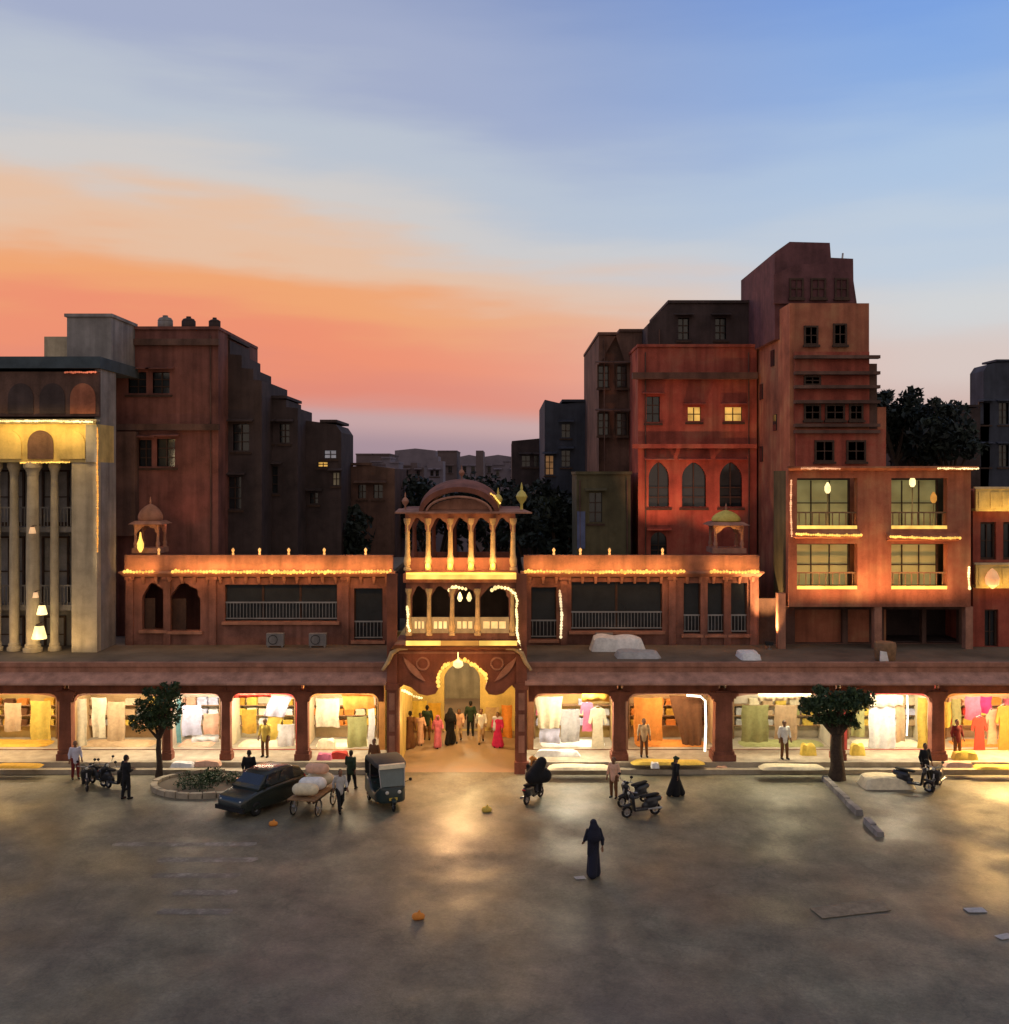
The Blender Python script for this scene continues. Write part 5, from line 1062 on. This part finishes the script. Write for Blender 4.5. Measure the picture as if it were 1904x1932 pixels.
# ------------------------------------------------------------------ people
SKIN = mat('skin', (.20, .10, .06), rough=.6, var=.12, scale=8, bump=0)
HAIR = mat('hair', (.010, .008, .007), rough=.5, var=.3, scale=20, bump=0)
def hand_mesh():
    p = [cap((0,0,0),(0,0,-.075),.030,.034,(1,.5,1))]
    for i, (x, l) in enumerate(((-.026,.062),(-.009,.074),(.009,.070),(.026,.052))):
        k = (x*1.15, -.012, -.085-l*.5); p.append(cap((x,0,-.08), k, .0095,.009)); p.append(cap(k, (x*1.1, -.034, -.085-l), .009,.0075))
    p += [cap((.022,-.004,-.02),(.048,-.018,-.055),.012,.011), cap((.048,-.018,-.055),(.046,-.03,-.085),.011,.009)]
    vs, fs = solid(p, .0065, .006); q = MB(); q.add([tuple(v) for v in vs], fs); me = q.mesh('hand'); me.polygons.foreach_set('use_smooth', [True]*len(me.polygons)); me.materials.append(SKIN); return me
HAND = hand_mesh()
def person(label, loc, face=0, pose='stand', top='grey', bottom='black', H=1.68, robe=None, veil=None, turban=None, shawl=None, h=.024, group='people in the square'):
    """face: turn about the vertical, 0 looks towards the viewer."""
    T = thing('person', label, 'person', loc, face, group); s = H/1.7; T.scale = (s, s, s)
    hip, sh = [(-.09,0,.92),(.09,0,.92)], [(-.185,.01,1.40),(.185,.01,1.40)]
    if pose == 'stand':
        kn = [(-.10,-.02,.49),(.11,-.03,.49)]; an = [(-.11,.02,.09),(.13,-.03,.09)]; el = [(-.25,.03,1.13),(.25,.02,1.13)]; wr = [(-.27,-.07,.89),(.26,-.10,.90)]; hd = (0,-.02,1.585)
    elif pose == 'walk':
        kn = [(-.09,-.17,.50),(.09,-.02,.48)]; an = [(-.09,-.26,.10),(.09,.27,.15)]; el = [(-.24,.13,1.14),(.24,-.06,1.13)]; wr = [(-.25,.12,.90),(.23,-.26,.98)]; hd = (0,-.04,1.58)
    elif pose == 'carry':
        kn = [(-.10,-.05,.49),(.10,.02,.49)]; an = [(-.10,-.06,.09),(.11,.08,.10)]; el = [(-.25,.0,1.13),(.25,.0,1.13)]; wr = [(-.12,-.25,1.12),(.12,-.26,1.14)]; hd = (.02,-.03,1.58)
    else:
        hip = [(-.10,.12,.80),(.10,.12,.80)]; sh = [(-.185,.06,1.28),(.185,.06,1.28)]
        kn = [(-.16,-.26,.72),(.16,-.26,.72)]; an = [(-.16,-.22,.34),(.16,-.22,.34)]; el = [(-.27,-.14,1.06),(.27,-.14,1.06)]; wr = [(-.25,-.38,1.08),(.25,-.38,1.08)]; hd = (0,.0,1.46)
    pel = tuple((a+b)/2 for a, b in zip(*hip)); ch = tuple((a+b)/2 for a, b in zip(*sh)); ches = (ch[0], ch[1], ch[2]-.12); waist = tuple(a*.6+b*.4 for a, b in zip(pel, ches))
    body = [cap(pel, waist, .115, .105, (1.2,.85,1)), cap(waist, ches, .11, .13, (1.2,.8,1)), cap(ches, (ch[0], ch[1], ch[2]-.02), .125, .09, (1.3,.75,1)), cap(ch, (hd[0], hd[1]+.02, hd[2]-.08), .055, .05),
            cap(hd, (hd[0], hd[1], hd[2]+.03), .088, .092, (.86,1,1.1)), cap((hd[0], hd[1]-.03, hd[2]-.06), (hd[0], hd[1]-.045, hd[2]-.085), .05, .035), cap((hd[0], hd[1]-.085, hd[2]+.01), (hd[0], hd[1]-.112, hd[2]-.03), .013, .018),
            cap((hd[0]-.083, hd[1]+.01, hd[2]+.01), (hd[0]-.086, hd[1]+.01, hd[2]-.03), .016), cap((hd[0]+.083, hd[1]+.01, hd[2]+.01), (hd[0]+.086, hd[1]+.01, hd[2]-.03), .016)]
    for i in (0, 1):
        body += [cap(sh[i], el[i], .052, .042), cap(el[i], wr[i], .040, .028), cap(hip[i], kn[i], .085, .058), cap(kn[i], an[i], .055, .036), cap((an[i][0], an[i][1]+.03, an[i][2]-.05), (an[i][0]*1.1, an[i][1]-.13, an[i][2]-.06), .04, .032)]
    solid_obj('body', body, SKIN, T, h, .03)
    for i in (0, 1):
        o = bpy.data.objects.new('hand', HAND); C.objects.link(o); o.parent = T; d = (Vector(wr[i])-Vector(el[i])).normalized()
        o.location = wr[i]; o.rotation_euler = (-d).to_track_quat('Z', 'Y').to_euler(); o.scale = (1 if i else -1, 1, 1)
    topp = [cap(pel, waist, .132, .125, (1.2,.88,1)), cap(waist, ches, .128, .145, (1.2,.85,1)), cap(ches, (ch[0], ch[1], ch[2]-.03), .14, .095, (1.3,.8,1))]
    for i in (0, 1): topp += [cap(sh[i], el[i], .066, .058), cap(el[i], tuple(a*.35+b*.65 for a, b in zip(el[i], wr[i])), .056, .048)]
    if robe:
        hem = (0, (an[0][1]+an[1][1])/2, .12); topp += [cap((pel[0], pel[1], pel[2]+.05), hem, .15, .205, (1.1,.85,1)), cap(pel, (an[0][0]*1.4, an[0][1], .14), .13, .14), cap(pel, (an[1][0]*1.4, an[1][1], .14), .13, .14)]
        solid_obj('robe', topp, cloth(robe), T, h, .05)
    else:
        solid_obj('shirt', topp+[cap(pel, (pel[0], pel[1], pel[2]-.12), .135, .14, (1.2,.88,1))], cloth(top), T, h, .04)
        bt = [cap((pel[0], pel[1], pel[2]+.04), (pel[0], pel[1], pel[2]-.04), .125, .12, (1.2,.88,1))]
        for i in (0, 1): bt += [cap(hip[i], kn[i], .10, .075), cap(kn[i], (an[i][0], an[i][1], an[i][2]+.03), .073, .06)]
        solid_obj('trousers', bt, cloth(bottom), T, h, .03)
    sho = [[cap((an[i][0], an[i][1]+.035, an[i][2]-.045), (an[i][0]*1.1, an[i][1]-.14, an[i][2]-.055), .048, .04)] for i in (0, 1)]
    for p_ in sho: solid_obj('shoe', p_, black, T, .02, .02)
    if turban: solid_obj('turban', [cap((hd[0]-.05, hd[1]-.02, hd[2]+.08), (hd[0]+.05, hd[1]+.02, hd[2]+.09), .088, .09, (1,1.1,.7)), cap((hd[0], hd[1]+.02, hd[2]+.1), (hd[0]+.01, hd[1]+.03, hd[2]+.15), .08, .05), cap((hd[0], hd[1]+.1, hd[2]+.05), (hd[0]+.02, hd[1]+.13, hd[2]-.12), .035, .025)], cloth(turban), T, .02, .03)
    else: solid_obj('hair', [cap((hd[0], hd[1]+.025, hd[2]+.045), (hd[0], hd[1]+.035, hd[2]+.01), .094, .088, (.92,1,1.05)), cap((hd[0], hd[1]+.05, hd[2]), (hd[0], hd[1]+.055, hd[2]-.06), .07, .05)], HAIR, T, .02, .02)
    if veil: solid_obj('veil', [cap((hd[0], hd[1]+.035, hd[2]+.05), (hd[0], hd[1]+.08, hd[2]-.1), .105, .11), cap((hd[0], hd[1]+.09, hd[2]-.12), (ch[0], ch[1]+.12, ch[2]-.2), .14, .17, (1.2,.7,1)), cap((ch[0]+.08, ch[1]+.08, ch[2]-.15), (pel[0]+.12, pel[1]+.1, pel[2]-.2), .14, .12, (1,.6,1))], cloth(veil), T, h, .05)
    if shawl: solid_obj('shawl', [cap((sh[0][0], sh[0][1], sh[0][2]+.02), (sh[1][0], sh[1][1], sh[1][2]+.02), .085, .085), cap((ch[0]-.1, ch[1]-.02, ch[2]-.05), (ch[0]-.14, ch[1]-.1, ch[2]-.5), .1, .09, (1,.7,1)), cap((ch[0], ch[1]+.07, ch[2]-.05), (ch[0], ch[1]+.1, ch[2]-.45), .15, .14, (1.2,.6,1))], cloth(shawl), T, h, .05)
    return T
gp = lambda a, b: ground(a, b)
person('person in black standing by the scooters at the right pillar', gp(1746, 1478), .3, 'stand', 'black', 'black', H=1.66)
person('person in dark green shirt behind the handcart', gp(662, 1492), PI*.9, 'walk', 'green', 'black', H=1.64)
person('person in brown standing at the foot of the left gate pier', gp(706, 1466), -.4, 'stand', 'brown', 'black', H=1.62)
person('lone figure in long dark robe walking in the open foreground', gp(1120, 1652), PI+.25, 'walk', robe='navy', veil='navy', H=1.78, h=.02)
person('person in black carrying things by the parked scooters', gp(238, 1508), PI*.8, 'carry', 'black', 'black', H=1.75)
person('person in dark clothes standing behind the dark hatchback', gp(470, 1496), PI, 'stand', 'black', 'black', H=1.72)
person('person in grey and black walking between handcart and rickshaw', gp(642, 1532), .4, 'walk', 'grey', 'black', H=1.62)
person('person with green cap and black robe before the orange shop', gp(1275, 1502), PI*.7, 'walk', robe='black', turban='green', H=1.55)
person('person in pale shirt standing beside the dark motor scooter', gp(1158, 1505), -.5, 'stand', 'peach', 'brown', H=1.6)
person('person in pale tunic beside the parked scooters', gp(142, 1470), .6, 'stand', 'lavender', 'maroon', H=1.6)
for (px, py, face, pose, kw, lab) in (
    (774, 1412, PI, 'walk', dict(robe='brown', H=1.75), 'person in brown robe walking into the gate at left'),
    (806, 1396, PI, 'stand', dict(top='green', bottom='brown'), 'person in dark green top near the inner arch, left'),
    (850, 1404, PI, 'walk', dict(robe='black', veil='black', H=1.72), 'person in black robe walking through the inner arch'),
    (888, 1388, PI, 'stand', dict(top='green', bottom='black', H=1.7), 'person in green shirt standing in the inner arch'),
    (826, 1410, .3, 'walk', dict(robe='pink', veil='pink', H=1.5), 'woman-sized figure in pink sari coming out of the gate'),
    (756, 1398, .2, 'stand', dict(robe='pink', H=1.55), 'person in pink robe close to the left passage wall'),
    (908, 1402, 0, 'walk', dict(top='white', bottom='tan', H=1.65), 'person in white shirt coming out of the gate'),
    (939, 1410, -.2, 'stand', dict(robe='magenta', shawl='lavender', H=1.65), 'person in magenta robe with pale shawl at right of gate'),
    (866, 1400, 0, 'walk', dict(top='peach', bottom='tan', H=1.6), 'person in peach shirt in the middle of the gate'),
    (793, 1404, .5, 'walk', dict(robe='peach', H=1.5), 'person in peach robe beside the brown robed one')):
    person(lab.replace('woman-sized figure', 'short person'), gp(px, py), face, pose, group='people in the gateway', **kw)
for (px, py, lab, t_, face) in ((1480, 1432, 'shopkeeper in white standing in the olive shop', 'white', .2), (500, 1428, 'shopkeeper in yellow standing in the bright cream shop', 'yellow', -.2), (1806, 1430, 'shopkeeper in maroon standing in the red garment shop', 'maroon', .2), (1215, 1428, 'shopkeeper in tan standing in the orange shop', 'tan', 0)):
    d = (EYE-PZ)*FPX/(py-900); person(lab, (X(px, d-DIST), d-DIST, PZ), face, 'stand', t_, 'brown', group='shopkeepers')

# ------------------------------------------------------------------ scooters
def wheel(parent, y, r, w, z=None, x=0):
    z = r if z is None else z; q = MB(); rt = w*.5
    q.tube([(x, y+(r-rt)*math.cos(t), z+(r-rt)*math.sin(t)) for t in [2*PI*k/24 for k in range(24)]], rt, 8, True); wl = q.build('wheel', black, parent, smooth=True)
    q = MB(); q.tube([(x, y+(r-rt*2)*math.cos(t), z+(r-rt*2)*math.sin(t)) for t in [2*PI*k/20 for k in range(20)]], .018, 6, True)
    for k in range(5):
        t = 2*PI*k/5; q.tube([(x, y, z), (x, y+(r-rt*2)*math.cos(t), z+(r-rt*2)*math.sin(t))], .014, 5)
    q.tube([(x-.05, y, z), (x+.05, y, z)], .04, 8); q.build('rim', steel, wl); return wl
def scooter(name='scooter'):
    T = thing(name, 'x', 'scooter', (0,0,0)); OFF[T.name] = Vector()
    pm = mat('scooter_paint', (.02, .021, .026), rough=.3, var=.2, bump=0, spec=.5)
    solid_obj('body', [cap((0,.25,.55),(0,.72,.62),.15,.10,(1,1,1.1)), cap((0,.1,.4),(0,.5,.45),.12,.16), cap((-.09,-.3,.28),(-.09,.15,.28),.05), cap((.09,-.3,.28),(.09,.15,.28),.05), cap((-.07,-.36,.3),(-.09,-.46,.78),.06,.10,(1.4,.5,1)), cap((.07,-.36,.3),(.09,-.46,.78),.06,.10,(1.4,.5,1)), cap((0,-.48,.8),(0,-.5,.95),.10,.07)], pm, T, .022, .05)
    solid_obj('seat', [cap((0,.0,.76),(0,.62,.79),.12,.10,(1.05,1,.5))], black, T, .02, .03)
    solid_obj('front_fender', [cap((0,-.78,.46),(0,-.52,.5),.06,.08,(1,1,.7))], pm, T, .02, .02)
    q = MB(); q.tube([(-.34,-.40,1.02),(-.2,-.48,1.0),(0,-.5,.98),(.2,-.48,1.0),(.34,-.40,1.02)], .02, 6); q.build('handlebar', steel, T)
    q = MB(); q.tube([(0,-.48,.9),(0,-.62,.4),(0,-.64,.25)], .03, 6); q.build('fork', steel, T)
    solid_obj('headlight', [cap((0,-.585,.93),(0,-.59,.93),.06,.06,(1.2,.6,1))], mat('lamp_glass', (.6,.58,.5), rough=.15), T, .016, .01)
    solid_obj('tail_light', [cap((-.05,.80,.64),(.05,.80,.64),.03)], mat('red_lens', (.45,.03,.02), rough=.2), T, .014, .01)
    for sx in (-1, 1):
        q = MB(); q.tube([(sx*.26,-.46,1.0),(sx*.32,-.46,1.18)], .008, 5); q.lathe([(.02,1.17),(.06,1.2),(.06,1.24),(.02,1.27)], 8, sx*.33, -.46); q.build('mirror', black, T)
    wheel(T, -.65, .23, .1); wheel(T, .55, .23, .1)
    q = MB(); q.tube([(.1,.2,.28),(.16,.75,.3)], [.03,.05], 8); q.build('exhaust', steel, T)
    return T
S0 = scooter(); first = True
def put_scooter(label, px, py, rz):
    global first
    o = S0 if first else copy_tree(S0); first = False
    o.location = ground(px, py); o.rotation_euler.z = rz; o['label'] = label; o['group'] = 'motor scooters in the square'; return o
put_scooter('dark scooter parked facing out, nearest the first lit pillar', 160, 1486, .5)
put_scooter('dark scooter parked between two others at the left pillar', 188, 1482, .9)
put_scooter('dark scooter parked beside the person in black', 214, 1488, 1.1)
put_scooter('dark scooter standing next to the pale shirted person', 1196, 1518, -.9)
put_scooter('second dark scooter before the pillar, nearer the viewer', 1212, 1540, -1.2)
put_scooter('dark scooter parked at the right pillar, left one', 1722, 1490, .9)
put_scooter('dark scooter parked at the right pillar, right one', 1768, 1488, -.6)
rs = put_scooter('dark scooter ridden by the orange turbaned rider before the gate', 1006, 1512, PI-.5)
person('rider in dark clothes with orange turban on a scooter', ground(1006, 1512), PI-.5, 'sit', 'black', 'black', turban='orange', H=1.85)
o = solid_obj('load_sack', [cap((-.25,0,.3),(.25,.05,.3),.3,.28), cap((-.1,0,.5),(.12,0,.85),.28,.2)], cloth('black'), None, .03, .08); o.location = Vector(ground(1006, 1512))+Vector((.20, -.62, .86)); o.rotation_euler.z = .3
tag(o, 'big dark sack loaded behind the orange turbaned rider', 'sack')

# ------------------------------------------------------------------ auto rickshaw, hatchback, added handcart
def hull(name, secs, m_, parent, cap_ends=True, smooth=True):
    """secs: list of (y, [(x,z)...]) rings of equal length joined front to back."""
    q = MB(); n = len(secs[0][1]); vs = [(x, y, z) for y, r in secs for x, z in r]; fs = []
    for j in range(len(secs)-1):
        for i in range(n): a, b = j*n+i, j*n+(i+1) % n; fs.append((a, b, b+n, a+n))
    if cap_ends: fs.append(tuple(range(n))); fs.append(tuple(range((len(secs)-1)*n, len(secs)*n)))
    q.add(vs, fs); return q.build(name, m_, parent, smooth=smooth)
def rr_ring(w, z0, z1, r=.12, n=4, top=1.0):
    p = []
    for (cx, cz, a0) in ((w*top-r, z1-r, 0), (-w*top+r, z1-r, 90), (-w+r, z0+r, 180), (w-r, z0+r, 270)):
        for k in range(n+1): a = math.radians(a0+90*k/n); p.append((cx+r*math.cos(a), cz+r*math.sin(a)))
    return p
AR = thing('auto_rickshaw', 'dark three-wheeled auto rickshaw with pale roof edge before the gate', 'rickshaw', ground(733, 1520), .35); OFF[AR.name] = Vector()
gp_ = mat('rickshaw_green', (.02, .035, .034), rough=.32, var=.2, bump=0, spec=.5); cv = mat('rickshaw_hood', (.035, .034, .033), rough=.7, var=.3, scale=3)
hull('cabin', [(-.75, rr_ring(.30,.32,.85,.1)), (-.6, rr_ring(.5,.28,.95,.12)), (-.2, rr_ring(.62,.26,.62,.1)), (.3, rr_ring(.64,.26,.66,.1)), (.5, rr_ring(.66,.26,.95,.12)), (1.2, rr_ring(.66,.3,1.0,.12)), (1.42, rr_ring(.6,.36,.96,.12))], gp_, AR)
hull('hood', [(-.55, rr_ring(.52,1.58,1.68,.045)), (-.3, rr_ring(.62,1.60,1.78,.06)), (.4, rr_ring(.66,1.60,1.82,.07)), (1.1, rr_ring(.66,1.58,1.78,.07)), (1.35, rr_ring(.62,1.5,1.68,.07))], cv, AR)
hull('hood_back', [(1.25, rr_ring(.65,1.0,1.6,.06)), (1.38, rr_ring(.62,.98,1.58,.06))], cv, AR)
for sx in (-1, 1):
    q = MB(); q.tube([(sx*.46,-.68,.9),(sx*.5,-.5,1.62)], .025, 6); q.build('windscreen_post', steel, AR)
    q = MB(); q.tube([(sx*.63,.45,.9),(sx*.63,.45,1.62)], .022, 6); q.build('hood_post', steel, AR)
    solid_obj('headlight', [cap((sx*.24,-.76,.72),(sx*.24,-.78,.72),.075,.07,(1,.6,1))], mat('lamp_glass', (.6,.58,.5), rough=.15), AR, .02, .01)
    wheel(AR, .95, .23, .11, .23, sx*.55)
    q = MB(); q.tube([(sx*.5,-.62,1.05),(sx*.68,-.66,1.12)], .01, 5); q.lathe([(.02,1.08),(.06,1.1),(.06,1.18),(.02,1.2)], 8, sx*.7, -.66); q.build('mirror', black, AR)
q = MB(); q.hexa([(-.44,-.69,.93),(.44,-.69,.93),(.44,-.67,.93),(-.44,-.67,.93),(-.47,-.52,1.58),(.47,-.52,1.58),(.47,-.5,1.58),(-.47,-.5,1.58)]); q.build('windscreen', mat('teal_glass', (.10,.14,.14), rough=.1, var=.2, bump=0, spec=.7), AR)
q = MB(); q.hexa([(-.52,-.66,1.60),(.52,-.66,1.60),(.52,-.54,1.60),(-.52,-.54,1.60),(-.5,-.6,1.74),(.5,-.6,1.74),(.5,-.5,1.76),(-.5,-.5,1.76)]); q.build('roof_visor', cloth('cream'), AR)
q = MB(); q.box(-.55, .55, .6, 1.1, .9, 1.02); q.box(-.55, .55, 1.02, 1.16, 1.021, 1.4); q.build('bench_seat', black, AR)
solid_obj('front_mudguard', [cap((0,-.95,.42),(0,-.7,.48),.09,.1,(1,1,.6))], gp_, AR, .02, .02); wheel(AR, -.82, .22, .1)
q = MB(); q.box(-.16, .16, -.80, -.765, .42, .52); q.build('number_plate', cloth('yellow'), AR)

CA = thing('hatchback_car', 'dark green-black hatchback parked at the left of the handcart', 'car', ground(496, 1520), -.55); OFF[CA.name] = Vector()
cp = mat('car_paint', (.016, .022, .018), rough=.25, var=.15, bump=0, spec=.6)
hull('body', [(-1.75, rr_ring(.60,.30,.62,.1)), (-1.62, rr_ring(.74,.22,.76,.12)), (-.9, rr_ring(.79,.20,.90,.12,top=.93)), (-.4, rr_ring(.80,.20,.95,.12,top=.95)), (.8, rr_ring(.80,.20,.98,.12,top=.95)), (1.55, rr_ring(.78,.22,.96,.12,top=.95)), (1.75, rr_ring(.70,.30,.86,.1))], cp, CA)
hull('cabin', [(-.95, rr_ring(.70,.90,.96,.03)), (-.35, rr_ring(.70,.90,1.42,.1,top=.82)), (.1, rr_ring(.70,.90,1.5,.12,top=.82)), (.9, rr_ring(.70,.90,1.48,.12,top=.82)), (1.45, rr_ring(.68,.90,1.30,.1,top=.85)), (1.66, rr_ring(.66,.90,.98,.03))], cp, CA)
for sx in (-1, 1):
    for (a, b) in ((-.55, .12), (.2, .98)):
        q = MB(); q.hexa([(sx*.715,a-.1,.97),(sx*.715,b,.97),(sx*.69,b,.97),(sx*.69,a-.1,.97),(sx*.63,a+.2,1.38),(sx*.63,b,1.38),(sx*.60,b,1.38),(sx*.60,a+.2,1.38)]); q.build('side_window', glass, CA)
    wheel(CA, -1.1, .28, .17, .28, sx*.70); wheel(CA, 1.1, .28, .17, .28, sx*.70)
    solid_obj('headlight', [cap((sx*.5,-1.70,.62),(sx*.62,-1.62,.64),.07,.06,(1,.6,.8))], mat('lamp_glass', (.6,.58,.5), rough=.15), CA, .022, .01)
    solid_obj('tail_light', [cap((sx*.66,1.66,.78),(sx*.66,1.64,.92),.05,.05,(1,.7,1))], mat('red_lens', (.45,.03,.02), rough=.2), CA, .02, .01)
    q = MB(); q.box(sx*.72, sx*.88, -.58, -.5, .98, 1.08); q.build('wing_mirror', cp, CA)
q = MB(); q.hexa([(-.62,-.93,.97),(.62,-.93,.97),(.62,-.9,.97),(-.62,-.9,.97),(-.54,-.45,1.36),(.54,-.45,1.36),(.54,-.42,1.36),(-.54,-.42,1.36)]); q.build('windscreen', glass, CA)
q = MB(); q.hexa([(-.6,1.64,1.0),(.6,1.64,1.0),(.6,1.62,1.0),(-.6,1.62,1.0),(-.54,1.46,1.26),(.54,1.46,1.26),(.54,1.43,1.26),(-.54,1.43,1.26)]); q.build('rear_window', glass, CA)
q = MB(); q.box(-.72, .72, -1.80, -1.70, .26, .42); q.build('bumper', black, CA)

c0 = ground(592, 1528); HC = thing('handcart', 'added handcart with pale bales, standing for a light streak on the paving', 'handcart', c0, -.22); OFF[HC.name] = Vector()  # cart added in place of a pale light streak on the ground
for i in range(7):
    q = MB(); q.box(-.55+i*.158, -.55+i*.158+.145, -1.25, 1.25, .70, .735); q.build('deck_plank', wood_lt, HC)
for sx in (-1, 1):
    q = MB(); q.box(sx*.5-.03, sx*.5+.03, -1.25, 1.55, .62, .698); q.build('side_rail', wood, HC)
    wheel(HC, -.75, .33, .06, .33, sx*.50); wheel(HC, .75, .33, .06, .33, sx*.50)
    for yy in (-.75, .75): q = MB(); q.box(sx*.43-.02, sx*.43+.02, yy-.04, yy+.04, .3, .62); q.build('axle_post', steel, HC)
q = MB(); q.tube([(-.5,1.52,.68),(-.5,1.62,.9),(.5,1.62,.9),(.5,1.52,.68)], .022, 6); q.build('push_handle', steel, HC)
for k, (yy, zz, rad, c, lab) in enumerate(((-.8,.737,.27,'cream','cream cloth bale at the near end of the handcart'), (-.1,.737,.3,'white','white cloth bale in the middle of the handcart'), (.65,.737,.3,'cream','cream cloth bale at the far end of the handcart'), (.35,1.25,.24,'peach','pinkish cloth bale on top of the handcart load'))):  # pale bales added to make up the same light streak
    o = solid_obj('cloth_bale', [cap((-.25,0,rad*.8),(.25,.03,rad*.85),rad,rad*.95,(1,1,.85))], cloth(c), None, .035, .05)
    o.location = Vector(c0)+Matrix.Rotation(-.22, 3, 'Z') @ Vector((0, yy, zz+.05)); o.rotation_euler.z = -.22+.2*math.sin(k*2); tag(o, lab, 'cloth bale', 'cloth bales on the handcart')
